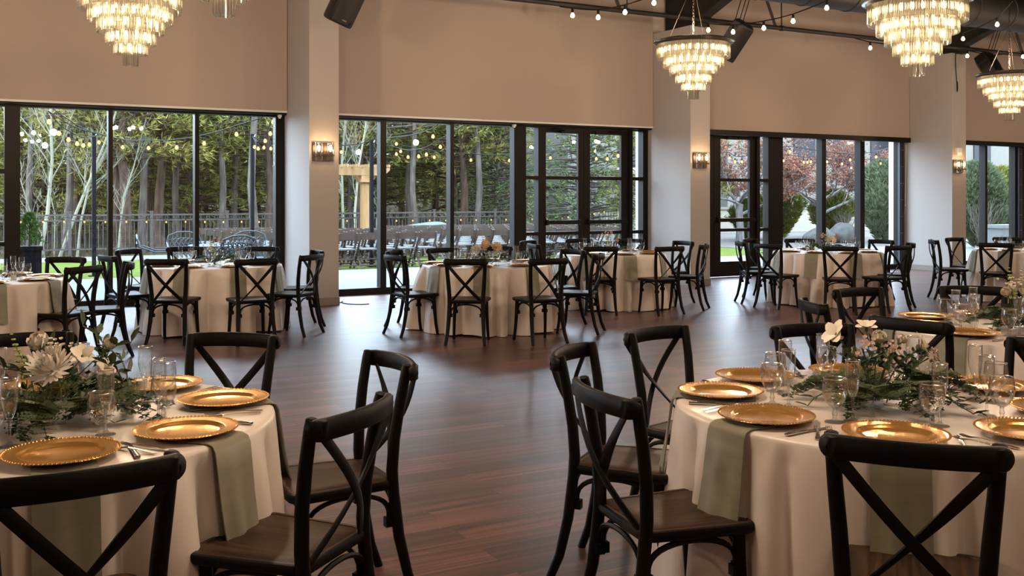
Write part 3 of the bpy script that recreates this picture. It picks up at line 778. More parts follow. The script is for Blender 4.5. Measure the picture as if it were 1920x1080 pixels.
# ------------------------------------------------------------------ light poles
for x, h_, lb in ((2.35, 2.87, 'dark light pole outside the left pane of the first window'), (5.5, 2.93, 'dark light pole outside the right pane of the first window'),
                  (8.21, 2.88, 'dark light pole right of the pergola'), (13.79, 2.85, 'dark light pole seen through the double doors'), (20.12, 2.83, 'dark light pole seen through the sidelight near the red-leaved tree')):
    r = empty('light_pole', (x, 21.5, -.02)); tag(r, lb, 'pole', 'dark poles holding the outdoor string lights')
    b = MB(); b.bb(-.037, .037, -.037, .037, 0, h_); b.build('mast', M['pole'], r, False)
    b = MB(); b.bb(-.1, .1, -.1, .1, 0, .02); b.build('foot_plate', M['pole'], r, False)
    b = MB(); b.tube([(0, 0, h_ - .03), (.05, -.05, h_ - .02), (.02, -.08, h_ - .06)], .008, 5); b.build('hook', M['metal'], r)
# flood lamp on the outside wall by the double doors
r = empty('flood_lamp', (11.62, 15.8, 2.55)); tag(r, 'grey bell flood lamp outside the right edge of the double doors', 'lamp')
b = MB(); b.tube([(-.1, -.35, .3), (-.02, -.1, .2), (0, 0, .1)], .012, 6); b.build('arm', M['pole'], r)
Mt = Matrix.Rotation(math.radians(40), 4, 'Y')
b = MB(); b.lathe([(.03, .12), (.05, .1), (.09, -.02), (.095, -.05)], 16, close=False); b.v = [tuple(Mt @ Vector(v)) for v in b.v]; b.build('shade', M['castalu'], r)
b = MB(); b.lathe([(0, -.045), (.088, -.045)], 16, close=False); b.v = [tuple(Mt @ Vector(v)) for v in b.v]; b.build('lens', M['white'], r)

# ------------------------------------------------------------------ folding chairs in rows on the lawn
def fold_parts():
    bk = MB(); n = 10; vs = []
    for i in range(n + 1):
        x = -.2 + .4 * i / n; y = -.2 - .035 * (1 - (x / .2) ** 2); zt = .785 + .012 * (1 - (x / .2) ** 2)
        vs += [(x, y - .03, zt), (x, y - .01, .64), (x, y - .008, zt), (x, y + .012, .64)]
    fs = [(0, 1, 3, 2), (4 * n, 4 * n + 2, 4 * n + 3, 4 * n + 1)]
    for i in range(n):
        a = 4 * i; c = a + 4
        fs += [(a, c, c + 1, a + 1), (a + 2, a + 3, c + 3, c + 2), (a, a + 2, c + 2, c), (a + 1, c + 1, c + 3, a + 3)]
    bk.add(vs, fs)
    st = MB(); st.bb(-.185, .185, -.19, .2, .415, .445)
    fr = [MB() for _ in range(4)]
    for i, s_ in enumerate((-1, 1)):
        fr[i].tube([(s_ * .21, -.235, .79), (s_ * .21, -.19, .62), (s_ * .21, .02, .3), (s_ * .21, .2, 0)], .017, 4, flat=.02)
        fr[2 + i].tube([(s_ * .19, .16, .44), (s_ * .19, -.02, .25), (s_ * .19, -.26, 0)], .016, 4, flat=.02)
    cr = MB(); cr.bb(-.2, .2, -.225, -.205, .06, .09); cr.bb(-.2, .2, .14, .16, .09, .12); cr.bb(-.2, .2, -.12, -.1, .20, .23)
    return bk, st, fr, cr
bk, st, fr, cr = fold_parts()
r = empty('folding_chair')
bk.build('back_panel', M['resin'], r); st.build('seat', M['paleseat'], r, False)
for f_ in fr: f_.build('leg', M['resin'], r, False)
cr.build('stretcher', M['resin'], r, False)
FOLD = Proto(r)
allm = MB()
for q in fold_parts()[2] + [fold_parts()[0], fold_parts()[3]]: allm.add(q.v, q.f)
allm.mi = 1; sq = fold_parts()[1]; allm.add(sq.v, sq.f)
FOLDS = Proto(allm.build('folding_chair', [M['resin'], M['paleseat']], None, False))
ORD = ['first', 'second', 'third', 'fourth', 'fifth', 'sixth', 'seventh', 'eighth', 'ninth', 'tenth', 'eleventh', 'twelfth']
rnd = random.Random(11)
def fold_block(nm, x0, n, y0, rows, slant, rz, grp, skip=()):
    for k in range(rows):
        for i in range(n):
            if (k, i) in skip: continue
            x = x0 + .475 * i + rnd.uniform(-.02, .02) - slant * k * .9; y = y0 + .88 * k + rnd.uniform(-.03, .03) + slant * i * .475
            o = (FOLD if k < 2 else FOLDS).put((x, y, -.02), rz + rnd.uniform(-.05, .05))
            tag(o, 'brown folding chair, %s block, %s row from the windows, %s from the left' % (nm, ORD[k], ORD[i]), 'chair', grp)
fold_block('left', 5.55, 9, 21.15, 7, 0.0, 0, 'folding chairs on the lawn, left block', {(k, i) for k in (5, 6) for i in (7, 8)} | {(0, 0), (0, 1), (1, 0)})
fold_block('right', 10.75, 11, 22.0, 6, 0.03, .06, 'folding chairs on the lawn, right block')
# covered table behind the rows
b = MB()
b.lathe([(.62, 0), (.62, .1), (.56, .5), (.52, .74), (.3, .80), (0, .82)], 28)
b.v = [(x * 1.3 * (1 + .05 * math.sin(9 * math.atan2(y, x))), y * (1 + .05 * math.sin(7 * math.atan2(y, x))), z + .03 * math.sin(5 * x)) for x, y, z in b.v]
o = b.build('covered_table', mat('pale_blue_cover', (.09, .105, .115), .7)); o.location = (12.55, 28.1, -.01)
tag(o, 'low table under a pale grey-blue cover behind the folding chairs', 'table')

# ------------------------------------------------------------------ cast aluminium patio chairs
def make_patio_chair():
    r = empty('patio_armchair')
    b = MB()
    arch = [(-.29, -.25, .44), (-.3, -.3, .75), (-.27, -.33, .86), (-.12, -.345, .915), (0, -.35, .925), (.12, -.345, .915), (.27, -.33, .86), (.3, -.3, .75), (.29, -.25, .44)]
    b.tube(arch, .017, 6); b.build('back_frame', M['castalu'], r)
    b = MB()
    for k in range(-7, 8):
        for s_ in (-1, 1):
            x0 = k * .08; pts = []
            for j in range(7):
                z = .46 + .44 * j / 6; x = x0 + s_ * .26 * (j / 6 - .5) + .03 * math.sin(j * 2.2)
                zt = .90 - .09 * abs(x / .29) ** 3
                if abs(x) < .29 and z < zt: pts.append((x, -.245 - .1 * (z - .44) / .48, z))
            if len(pts) > 1: b.tube(pts, .0085, 4)
    for k in range(3):
        z = .56 + .11 * k
        b.tube([(-.29, -.26 - .1 * (z - .44) / .48, z), (0, -.28 - .1 * (z - .44) / .48, z + .03), (.29, -.26 - .1 * (z - .44) / .48, z)], .008, 4)
    t = b.build('lattice', M['castalu'], r)
    b = MB(); b.box((0, 0, .43), (.56, .52, .025)); b.build('seat', M['castalu'], r, False)
    for s_ in (-1, 1):
        b = MB(); b.tube([(s_ * .3, -.31, .74), (s_ * .31, -.22, .71), (s_ * .32, -.05, .645), (s_ * .32, .14, .65), (s_ * .31, .24, .66), (s_ * .31, .28, .63), (s_ * .31, .25, .60)], .017, 6); b.build('armrest', M['castalu'], r)
        b = MB(); b.tube([(s_ * .31, .2, .655), (s_ * .29, .26, .43), (s_ * .3, .22, .2), (s_ * .3, .29, 0)], .017, 6); b.build('leg', M['castalu'], r)
        b = MB(); b.tube([(s_ * .28, -.25, .44), (s_ * .27, -.22, .2), (s_ * .28, -.33, 0)], .017, 6); b.build('leg', M['castalu'], r)
    return r
pc = Proto(make_patio_chair())
for x, y, a, lb in ((2.95, 17.7, -1.75, 'grey cast-aluminium armchair seen side-on outside, leftmost of its set'),
                    (3.62, 18.75, PI, 'grey lattice-backed aluminium armchair outside behind the middle mullion'),
                    (4.02, 17.0, .1, 'dark lattice-backed aluminium armchair outside, nearest the glass'),
                    (4.72, 18.7, PI - .3, 'grey lattice-backed aluminium armchair outside by the right window frame')):
    tag(pc.put((x, y, -.01), a), lb, 'chair', 'cast-aluminium patio armchairs')
b = MB(); b.lathe([(0, .70), (.46, .70), (.48, .715), (.46, .73), (0, .73)], 32)
r = empty('patio_table', (3.95, 17.9, -.01)); tag(r, 'round grey aluminium patio table among the armchairs outside', 'table')
b.build('table_top', M['castalu'], r)
for k in range(4):
    a = PI / 4 + k * PI / 2; b = MB(); b.tube([(.12 * math.cos(a), .12 * math.sin(a), .7), (.1 * math.cos(a), .1 * math.sin(a), .35), (.34 * math.cos(a), .34 * math.sin(a), 0)], .02, 6); b.build('leg', M['castalu'], r)

# ------------------------------------------------------------------ planter with small conifer
r = empty('square_planter', (1.0, 18.05, -.01)); tag(r, 'dark square planter at the left window pane', 'planter')
b = MB(); b.bb(-.17, .17, -.17, .17, 0, .76); b.bb(-.185, .185, -.185, .185, .7, .765); b.build('pot', M['pole'], r, False)
rnd = random.Random(5)
def quadleaf(b, p, d, w_, l_):
    d = d.normalized(); s_ = d.cross(Vector((rnd.gauss(0, 1), rnd.gauss(0, 1), rnd.gauss(0, 1))))
    if s_.length < 1e-4: return
    s_ = s_.normalized() * w_
    b.add([p - s_ * .5, p + d * l_ * .5 - s_, p + d * l_, p + d * l_ * .5 + s_], [(0, 1, 2, 3)])
def tuft(b, p, d, n, w_, l_, spread=.9):
    d = d.normalized()
    for _ in range(n):
        e = d + Vector((rnd.uniform(-1, 1), rnd.uniform(-1, 1), rnd.uniform(-1, 1))) * spread
        quadleaf(b, p, e, w_, l_ * rnd.uniform(.7, 1.15))
r = empty('potted_conifer', (1.0, 18.05, .75)); tag(r, 'small bright green conifer growing in the dark planter', 'shrub')
b = MB(); b.tube([(0, 0, -.05), (.01, 0, .25), (0, 0, .5)], [.02, .014, .006], 5); b.build('trunk', M['bark'], r)
b = MB()
for k in range(420):
    t = rnd.random() ** .8; z = .02 + .5 * t; R = .2 * (1 - t) + .03; a = rnd.uniform(0, 2 * PI); q = R * math.sqrt(rnd.random())
    tuft(b, Vector((q * math.cos(a), q * math.sin(a), z)), Vector((math.cos(a), math.sin(a), .9)), 4, .006, .075, .5)
b.build('foliage', M['brightgreen'], r, False)

# ------------------------------------------------------------------ trees
def pine(seed, H, z0, R, dens, tr, mname, lean=0.0, tuftsize=.26, trunkmat='bark', conical=.35, name='pine_tree', tw=.016):
    global rnd
    rnd = random.Random(seed)
    r = empty(name)
    pts = []; rad = []
    for k in range(9):
        t = k / 8; pts.append((lean * t + .05 * math.sin(k * 1.7 + seed), .05 * math.cos(k * 1.3 + seed), H * t - .15)); rad.append(tr * (1 - .72 * t) * (1.25 if k == 0 else 1))
    b = MB(); b.tube(pts, rad, 9); b.build('trunk', M[trunkmat], r)
    br = MB(); fo = MB()
    n = int(dens)
    for k in range(n):
        t = (k + rnd.random()) / n
        z = z0 + (H - z0) * t
        a = k * 2.4 + rnd.uniform(-.5, .5)
        L = R * ((1 - t) ** conical + .05) * rnd.uniform(.6, 1.1)
        up = rnd.uniform(-.15, .25)
        cx = lean * z / H
        p0 = Vector((cx, 0, z)); dv = Vector((math.cos(a), math.sin(a), up))
        mid = p0 + dv * L * .55 + Vector((0, 0, .04)); end = p0 + dv * L
        br.tube([p0, mid, end], [.028, .017, .006], 4, cap=False)
        m = max(3, int(L / .2))
        for j in range(m):
            q = .3 + .75 * (j + rnd.random()) / m
            c = p0.lerp(end, q) + Vector((rnd.gauss(0, .13), rnd.gauss(0, .13), rnd.gauss(0, .09)))
            tuft(fo, c, dv + Vector((0, 0, .25)), 8, tw, tuftsize)
    br.build('branches', M[trunkmat], r, False)
    tag(fo.build('foliage', M[mname], r, False), kind='stuff')
    return r
PV = [Proto(pine(1, 7.6, 3.1, 2.2, 85, .15, 'needle', conical=.22)), Proto(pine(2, 8.0, 2.7, 2.4, 110, .17, 'needle2', .25, conical=.2)),
      Proto(pine(3, 7.4, 1.1, 2.3, 135, .14, 'needle', -.2, conical=.22)), Proto(pine(4, 8.2, 3.9, 2.1, 66, .13, 'needle', .15, trunkmat='barkgrey', conical=.2)),
      Proto(pine(5, 7.0, .5, 2.3, 170, .11, 'needle2', 0, .28, conical=.25))]
SP = Proto(pine(6, 7.4, .35, 2.0, 240, .15, 'spruce', 0, .2, 'barkgrey', .8, 'spruce_tree'))
def gz(x, y): return hill(x, y) if y > 28.6 else -.02
named = [ (3, 2.87, 33.0, 'wide-trunked pine behind the leftmost aspens'), (0, 4.37, 34, 'brown-trunked pine just right of the first mullion'), (1, 4.32, 31.5, 'leaning brown pine trunk beside the slim aspen'),
  (3, 4.87, 32, 'slim grey pine trunk in the middle pane of the first window'), (0, 5.74, 36, 'farther brown pine trunk in the middle pane of the first window'), (1, 5.52, 33, 'stout pine trunk right of centre in the first window'),
  (2, 7.0, 36, 'bushy pine in the right pane of the first window'), (3, 7.44, 33, 'slender pine in the right pane, behind the fence post'), (3, 7.12, 27.6, 'tall grey pine trunk beside the second light pole'),
  (0, 12.54, 34, 'pine behind the pergola post'), (3, 13.81, 32, 'slightly leaning grey pine trunk right of the third light pole'), (1, 16.23, 33, 'crooked pine trunk behind the middle bay fence'),
  (3, 15.97, 31.5, 'tall straight grey pine trunk left of the double doors'), (0, 19.91, 38, 'thin distant pine left of the double doors'), (0, 17.28, 38, 'thin distant pine behind the middle mullion of the second window'),
  (3, 2.0, 35.5, 'slim farther pine trunk behind the leftmost aspen'), (0, 3.55, 37.2, 'farther pine trunk just left of the first window mullion'), (3, 6.35, 34.6, 'slim pine trunk left of the second mullion of the first window'),
  (3, 8.5, 35.6, 'slim farther pine trunk between the second light pole and its neighbours'), (0, 9.1, 33.4, 'pine trunk by the right frame of the first window'), (3, 13.0, 36.5, 'slim farther pine trunk right of the pergola'),
  (3, 15.0, 35.2, 'slim farther pine trunk left of the middle mullion of the second window'), (0, 17.0, 35.6, 'farther pine trunk right of the crooked one'), (3, 18.7, 34.6, 'slim pine trunk beside the post left of the double doors'),
  (2, 20.6, 27.5, 'pine with spreading boughs seen through the right leaf of the double doors')]
for v, x, y, lb in named:
    tag(PV[v].put((x, y, gz(x, y)), rnd.uniform(0, 6.28)), lb, 'tree', 'pines of the wood')
for x, y, lb in ((17.85, 33.5, 'dark spruce left of the double doors'), (18.5, 28.6, 'tall dark spruce seen through the left leaf of the double doors')):
    tag(SP.put((x, y, gz(x, y)), rnd.uniform(0, 6.28)), lb, 'tree', 'spruces')
rnd = random.Random(21)
RN = ['second row of the wood', 'third row of the wood', 'fourth row of the wood', 'deep in the wood']
ct = 0
for row, (y0, n, xa, xb) in enumerate(((38.5, 13, -1, 27), (43, 14, -1, 30), (49, 15, -1, 34), (56, 15, -2, 40), (64, 15, -3, 46))):
    for k in range(n):
        x = xa + (xb - xa) * (k + rnd.uniform(.2, .8)) / n; y = y0 + rnd.uniform(-1.6, 1.6)
        if y < 43 and x > 21.5: continue
        v = rnd.choice((1, 2, 4, 2, 4)) if row % 2 == 0 else rnd.choice((0, 2, 4, 1, 4))
        o = PV[v].put((x, y, gz(x, y) - .1), rnd.uniform(0, 6.28)); s_ = rnd.uniform(.9, 1.12); o.scale = (s_, s_, s_)
        if row < 4: tag(o, 'pine %s, %s from the left' % (RN[row] if row < 3 else RN[3], (ORD + ['thirteenth', 'fourteenth', 'fifteenth'])[k]), 'tree', 'background pines')
        else: tag(o, 'pine at the very back of the wood, %s from the left' % ((ORD + ['thirteenth', 'fourteenth', 'fifteenth'])[k]), 'tree', 'background pines')
for x, y, lb in ((24.6, 30.6, 'pine standing against the pale building'),):
    tag(PV[0].put((x, y, 0), 1.0), lb, 'tree', 'pines of the wood')

def branch_tree(name, seed, H, tr, m, lean, nb, spread, depth=3, first=.25, up=.75, twist=.12):
    R = random.Random(seed); r = empty(name)
    trunk = MB(); bra = MB(); tips = []
    def grow(b, p, d, L, rad, lev):
        pts = [p]; rr = [rad]; q = p.copy(); dd = d.copy(); n = 5
        for i in range(n):
            dd = (dd + Vector((R.gauss(0, twist), R.gauss(0, twist), R.gauss(0, twist * .5) + (.04 if lev else 0)))).normalized()
            q = q + dd * L / n; pts.append(q.copy()); rr.append(rad * (1 - .75 * (i + 1) / n))
        b.tube(pts, rr, 6 if lev == 0 else 4, cap=False); tips.append((q.copy(), dd.copy()))
        if lev < depth:
            for k in range(nb if lev == 0 else max(2, nb - 4 - lev)):
                t = R.uniform(first if lev == 0 else .25, .98); i = min(n - 1, int(t * n)); bp = pts[i].lerp(pts[i + 1], t * n - i)
                a = R.uniform(0, 2 * PI); s_ = Vector((math.cos(a), math.sin(a), 0)) * spread
                nd = (dd * up + s_ + Vector((0, 0, .35))).normalized()
                grow(bra, bp, nd, L * R.uniform(.16, .34) * (1.05 - .45 * t if lev == 0 else 1.35), max(.003, rr[i] * .24), lev + 1)
    grow(trunk, Vector((0, 0, -.1)), Vector((lean, 0, 1)).normalized(), H, tr, 0)
    trunk.build('trunk', m, r); bra.build('branches', m, r)
    return r, tips
AS = [('white-barked bare aspen, leftmost behind the fence', 1.91, 30.5, 1, 7.5, .085, .02, 22), ('white-barked bare aspen, second from the left', 2.40, 30.8, 2, 7.2, .07, .06, 20), ('slender bare aspen leaning right beside the first light pole', 2.93, 31.0, 3, 6, .055, .09, 16),
      ('slender bare aspen just right of the first mullion', 3.97, 30.6, 4, 4.6, .05, .08, 14), ('thin bare aspen stem between the two leftmost aspens', 2.15, 31.5, 5, 4.2, .035, .03, 12), ('thin bare aspen sapling right of the leftmost aspens', 2.36, 31.2, 6, 3.6, .03, -.06, 12),
      ('white aspen right of the first column, left of its pair', 10.88, 31.0, 7, 7.5, .07, .03, 20), ('white aspen behind the pergola beam, right of its pair', 11.15, 30.6, 8, 7.5, .07, .04, 20), ('thin bare sapling behind the pergola post', 12.2, 31.4, 9, 4, .03, .05, 12)]
for lb, x, y, sd, H, tr, ln, nb in AS:
    r, _ = branch_tree('aspen_tree', sd, H, tr * .78, M['aspen'], ln, nb, .75, depth=2); r.location = (x, y, gz(x, y)); tag(r, lb, 'tree', 'bare aspens')
for lb, x, y, sd in (('rust-leaved tree with pale trunk behind the central window mullion right of the doors', 28.3, 27.3, 31), ('rust-leaved tree seen through the glazed door right of the second column', 24.3, 27.3, 32)):
    R = random.Random(sd); r = empty('crabapple_tree', (x, y, 0)); tag(r, lb, 'tree', 'rust-leaved trees')
    b = MB(); b.tube([(0, 0, -.1), (.02, 0, .5), (-.02, .02, 1.05), (0, 0, 1.35)], [.17, .13, .125, .13], 9); b.build('trunk', M['pale_branch'], r)
    bra = MB(); leaves = MB(); rnd = R
    def lim(p, d, L, rad, lev):
        pts = [p]; rr = [rad]; q = p.copy(); dd = d.copy()
        for i in range(5):
            dd = (dd + Vector((R.gauss(0, .16), R.gauss(0, .16), R.gauss(0, .1)))).normalized(); q = q + dd * L / 5; pts.append(q.copy()); rr.append(rad * (1 - .7 * (i + 1) / 5))
        bra.tube(pts, rr, 5, cap=False)
        if lev >= 1:
            for _ in range(3 if lev == 1 else 5):
                t = R.random(); i = min(4, int(t * 5)); c = pts[i].lerp(pts[i + 1], t * 5 - i) + Vector((R.gauss(0, .1), R.gauss(0, .1), R.gauss(0, .1)))
                tuft(leaves, c, Vector((0, 0, 1)), 4, .018, .075, 1.6)
        if lev < 3:
            for k in range(5 if lev else 6):
                t = R.uniform(.35, 1); i = min(4, int(t * 5)); bp = pts[i].lerp(pts[i + 1], t * 5 - i); a = R.uniform(0, 6.28)
                lim(bp, (dd + Vector((math.cos(a), math.sin(a), .25)) * .8).normalized(), L * R.uniform(.42, .62), max(.006, rad * .45), lev + 1)
    for k in range(7):
        a = k * .9 + R.uniform(-.3, .3); lim(Vector((0, 0, .95 + .09 * k)), Vector((math.cos(a), math.sin(a), R.uniform(.35, 1.2))).normalized(), R.uniform(1.7, 2.4), .06, 0)
    bra.build('branches', M['pale_branch'], r); tag(leaves.build('leaves', M['rust'], r, False), kind='stuff')

def shrub(name, loc, rx, ry, H, m, lb, seed, n=1500, grp='junipers by the garden wall', base=.25):
    global rnd
    rnd = random.Random(seed); r = empty(name, loc); tag(r, lb, 'shrub', grp)
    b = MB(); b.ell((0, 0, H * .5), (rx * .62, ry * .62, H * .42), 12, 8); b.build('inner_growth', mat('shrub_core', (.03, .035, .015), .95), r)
    b = MB()
    for k in range(7):
        a = rnd.uniform(0, 6.28); b.tube([(0, 0, -.05), (rx * .3 * math.cos(a), ry * .3 * math.sin(a), H * .3), (rx * .75 * math.cos(a), ry * .75 * math.sin(a), H * .75)], [.03, .02, .006], 4)
    b.build('stems', M['bark'], r)
    b = MB()
    lob = [(rnd.uniform(0, 6.28), rnd.uniform(.2, .95), rnd.uniform(.15, .3)) for _ in range(9)]
    for k in range(n):
        t = rnd.random() ** .8; a = rnd.uniform(0, 6.28)
        prof = (base + (1 - base) * min(1, t / .45)) if t < .45 else math.sqrt(max(0, 1 - ((t - .45) / .56) ** 2))
        bump = 1
        for la, lz, lw in lob:
            bump += lw * math.exp(-((math.cos(a - la) - 1) ** 2) * 6 - ((t - lz) / .16) ** 2)
        q = prof * bump * (.55 + .45 * rnd.random() ** .5)
        tuft(b, Vector((rx * q * math.cos(a), ry * q * math.sin(a), H * t)), Vector((math.cos(a) * .6, math.sin(a) * .6, .9)), 6, .016, .2, .55)
    tag(b.build('foliage', M[m], r, False), kind='stuff')
    return r
shrub('juniper_shrub', (27.6, 28.8, 0), .72, .7, 1.95, 'juniper', 'spreading green juniper left of the rust-leaved tree trunk', 41)
shrub('juniper_shrub', (30.7, 29.0, 0), .72, .7, 1.8, 'juniper', 'green juniper behind the boulders, right of the tree trunk', 42)
shrub('juniper_shrub', (25.9, 28.6, 0), .6, .6, 1.4, 'juniper', 'small juniper at the left edge of the wide window', 45)
shrub('juniper_shrub', (28.3, 24.4, 0), .85, .8, 2.75, 'juniper2', 'tall dusty green juniper before the third column', 43, 2400)
shrub('juniper_shrub', (27.9, 20.4, 0), .75, .7, 2.6, 'juniper2', 'tall dusty juniper just right of the third column sconce', 44, 2200)
shrub('juniper_shrub', (30.4, 21.4, 0), 1.1, .9, 2.5, 'juniper', 'tall yellow-green juniper at the right edge', 46, 2600)
# dry twiggy shrubs
for x, y, H, sd, lb in ((29.9, 27.6, 1.05, 51, 'dry twiggy shrub behind the boulders'), (27.0, 19.6, 1.5, 52, 'dry twiggy shrub right of the third column'), (29.2, 19.7, 1.3, 53, 'dry twiggy shrub at the right edge window')):
    R = random.Random(sd); b = MB()
    for k in range(90):
        a = R.uniform(0, 6.28); s_ = R.uniform(.1, .55); p = [Vector((0, 0, -.03))]
        for j in range(1, 5): p.append(Vector((s_ * math.cos(a) * j / 4 * 1.1 + R.gauss(0, .05), s_ * math.sin(a) * j / 4 * 1.1 + R.gauss(0, .05), H * j / 4 * R.uniform(.75, 1.05))))
        b.tube(p, [.008, .006, .005, .004, .002], 3, cap=False)
    o = b.build('twiggy_shrub', M['twig'], None, False); o.location = (x, y, 0); tag(o, lb, 'shrub', 'dry twiggy shrubs')
def rock(loc, r3, seed, lb):
    R = random.Random(seed); b = MB(); b.ell((0, 0, 0), (1, 1, 1), 20, 12)
    ph = [R.uniform(0, 6) for _ in range(6)]
    b.v = [(x * r3[0] * (1 + .13 * math.sin(3 * y + ph[0]) + .06 * math.sin(7 * z + ph[1])), y * r3[1] * (1 + .12 * math.sin(3 * x + ph[2])), max(-.3, z) * r3[2] * (1 + .12 * math.sin(4 * x + ph[3]) + .07 * math.sin(6 * y + ph[4]))) for x, y, z in b.v]
    o = b.build('boulder', M['boulder'], None, True, 60); o.location = loc; tag(o, lb, 'boulder', 'pale boulders on the gravel')
rock((25.75, 24.9, .12), (.62, .5, .42), 1, 'low pale boulder left of the taller one outside')
rock((26.9, 25.0, .15), (.55, .5, .52), 2, 'taller pale boulder right of its neighbour outside')
rock((19.6, 25.6, .1), (.4, .35, .3), 3, 'small pale boulder seen through the sidelight')
r = empty('concrete_planter', (27.4, 19.0, 0)); tag(r, 'pale concrete planter box outside the right edge window', 'planter')
b = MB(); b.bb(-.75, .75, -.3, .3, 0, .72); b.bb(-.8, .8, -.35, .35, .66, .76); b.build('box', M['concrete'], r, False)
# low undergrowth in the wood
rnd = random.Random(77); b = MB()
for k in range(2600):
    y = rnd.uniform(31, 48); x = rnd.uniform(-2, .62 * y + 3)
    if x > 21 and y < 48: continue
    z = hill(x, y); H = rnd.uniform(.2, .9)
    for j in range(4):
        a = rnd.uniform(0, 6.28); s_ = rnd.uniform(.05, .3); b.tube([(x, y, z - .03), (x + s_ * math.cos(a) * .5, y + s_ * math.sin(a) * .5, z + H * .6), (x + s_ * math.cos(a), y + s_ * math.sin(a), z + H)], [.009, .006, .003], 3, cap=False)
tag(b.build('dry_undergrowth', M['brush'], None, False), 'dry brown undergrowth between the pine trunks', 'undergrowth', kind='stuff')

mat = _mat

# ------------------------------------------------------------------ dining chairs
def make_chair():
    r = empty('cross_back_chair')
    # seat: rings of a rounded trapezoid
    def outline(s_, n=11):
        pts = []
        cs = [((.165, .16), .055, 0), ((-.165, .16), .055, PI / 2), ((-.145, -.155), .05, PI), ((.145, -.155), .05, 1.5 * PI)]
        for (cx, cy), rad, a0 in cs:
            for k in range(n):
                a = a0 + PI / 2 * k / (n - 1); pts.append(((cx + rad * math.cos(a)) * s_, (cy + rad * math.sin(a)) * s_))
        return pts
    b = MB(); rings = [(.90, .425), (.96, .43), (.985, .436), (1.0, .446), (1.0, .455), (.985, .4625), (.95, .465), (.90, .4645), (.89, .461), (.88, .4625), (.5, .458), (.15, .456)]
    n = 44; vs = []
    for s_, z in rings: vs += [(x, y, z) for x, y in outline(s_)]
    fs = [tuple(range(n))[::-1], tuple((len(rings) - 1) * n + k for k in range(n))]
    for q in range(len(rings) - 1):
        for k in range(n): fs.append((q * n + k, q * n + (k + 1) % n, (q + 1) * n + (k + 1) % n, (q + 1) * n + k))
    b.add(vs, fs); ns = len(fs); b.m = [1 if (2 <= f < 2 + 6 * n or f == 0) else 0 for f in range(ns)]; b.build('seat', [M['seat'], M['chair']], r, True, 45)
    for s_ in (-1, 1):
        b = MB()
        path = [(.205, -.285, 0), (.192, -.245, .1), (.182, -.212, .25), (.176, -.192, .42), (.178, -.186, .5), (.186, -.192, .62), (.196, -.21, .75), (.203, -.232, .87), (.205, -.238, .893), (.205, -.239, .898)]
        b.tube([(s_ * x, y, z) for x, y, z in path], [.0175, .0195, .022, .023, .023, .0225, .0215, .0205, .0195, .012], 12, flat=.017, up=(1, 0, 0))
        b.build('rear_leg', M['chair'], r)
    for s_ in (-1, 1):
        b = MB()
        path = [(.188, .192, 0), (.182, .172, .12), (.176, .160, .26), (.172, .155, .36), (.170, .152, .44)]
        b.tube([(s_ * x, y, z) for x, y, z in path], [.0155, .017, .019, .021, .022], 10)
        b.build('front_leg', M['chair'], r)
    # top rail: flat bent board with rounded ends behind the posts
    b = MB(); vs = []
    ts = [-1 + .0015, -.992, -.975, -.945, -.91, -.86, -.8, -.7, -.55, -.4, -.25, -.1]; ts += [-q for q in ts[::-1]]; n = len(ts) - 1
    for t in ts:
        x = .237 * t
        y = -.250 - .054 * (1 - t * t) + .010 * max(0, (abs(t) - .86) / .14)
        e = min(1.0, (1 - abs(t)) * .237 / .030); hh = .0325 * math.sqrt(max(.001, 1 - (1 - e) ** 2))
        zc = .8635 + .004 * (1 - t * t)
        th = (.011 + .007 * max(0, min(1, (abs(t) - .72) / .14))) * (.35 + .65 * math.sqrt(max(.0, 1 - (1 - e) ** 2)))
        for dy, dz in ((-th, -hh * .8), (-th, hh * .8), (-th * .4, hh), (th * .4, hh), (th, hh * .8), (th, -hh * .8), (th * .4, -hh), (-th * .4, -hh)):
            vs.append((x, y + dy, zc + dz))
    fs = [tuple(range(8)), tuple(n * 8 + k for k in range(8))[::-1]]
    for i in range(n):
        for k in range(8): fs.append((i * 8 + k, i * 8 + (k + 1) % 8, (i + 1) * 8 + (k + 1) % 8, (i + 1) * 8 + k))
    b.add(vs, fs)
    tr = b.build('top_rail', M['chair'], r, True, 50)
    for s_ in (-1, 1):
        b = MB(); b.tube([(s_ * .206, -.262, .864), (s_ * .206, -.276, .864)], .012, 12); b.build('screw_cap', M['chair'], tr)
    for s_ in (-1, 1):
        b = MB(); pts = []
        off = .008 * s_
        for k in range(11):
            t = k / 10; x = s_ * (.198 - .345 * t); z = .850 - .390 * t
            y = -.268 + .074 * t - .038 * math.sin(PI * t) + off * math.sin(PI * t)
            pts.append((x, y, z))
        b.tube(pts, .0185, 8, flat=.0065, up=(1, 0, .8)); b.build('cross_slat', M['chair'], r)
    def arch(p0, p1, inward):
        p0 = Vector(p0); p1 = Vector(p1); d = p1 - p0; L = d.length; pts = []
        n = 16
        for k in range(n + 1):
            a = PI * k / n; u = .5 - .5 * math.cos(a); z = .30 + .118 * (math.sin(a) ** .55 if math.sin(a) > 0 else 0)
            pts.append(p0 + d * u + Vector((0, 0, z)))
        b = MB(); b.tube(pts, .0105, 6, flat=.009)
        for e in (p0, p1): b.box(e + Vector((0, 0, .305)) + d.normalized() * (.004 if e is p0 else -.004), (.03, .03, .036))
        b.build('arched_brace', M['chair'], r)
    arch((-.158, .158, 0), (.158, .158, 0), 0); arch((-.162, -.198, 0), (.162, -.198, 0), 0)
    arch((-.168, -.18, 0), (-.172, .142, 0), 0); arch((.168, -.18, 0), (.172, .142, 0), 0)
    return r
CH = Proto(make_chair())
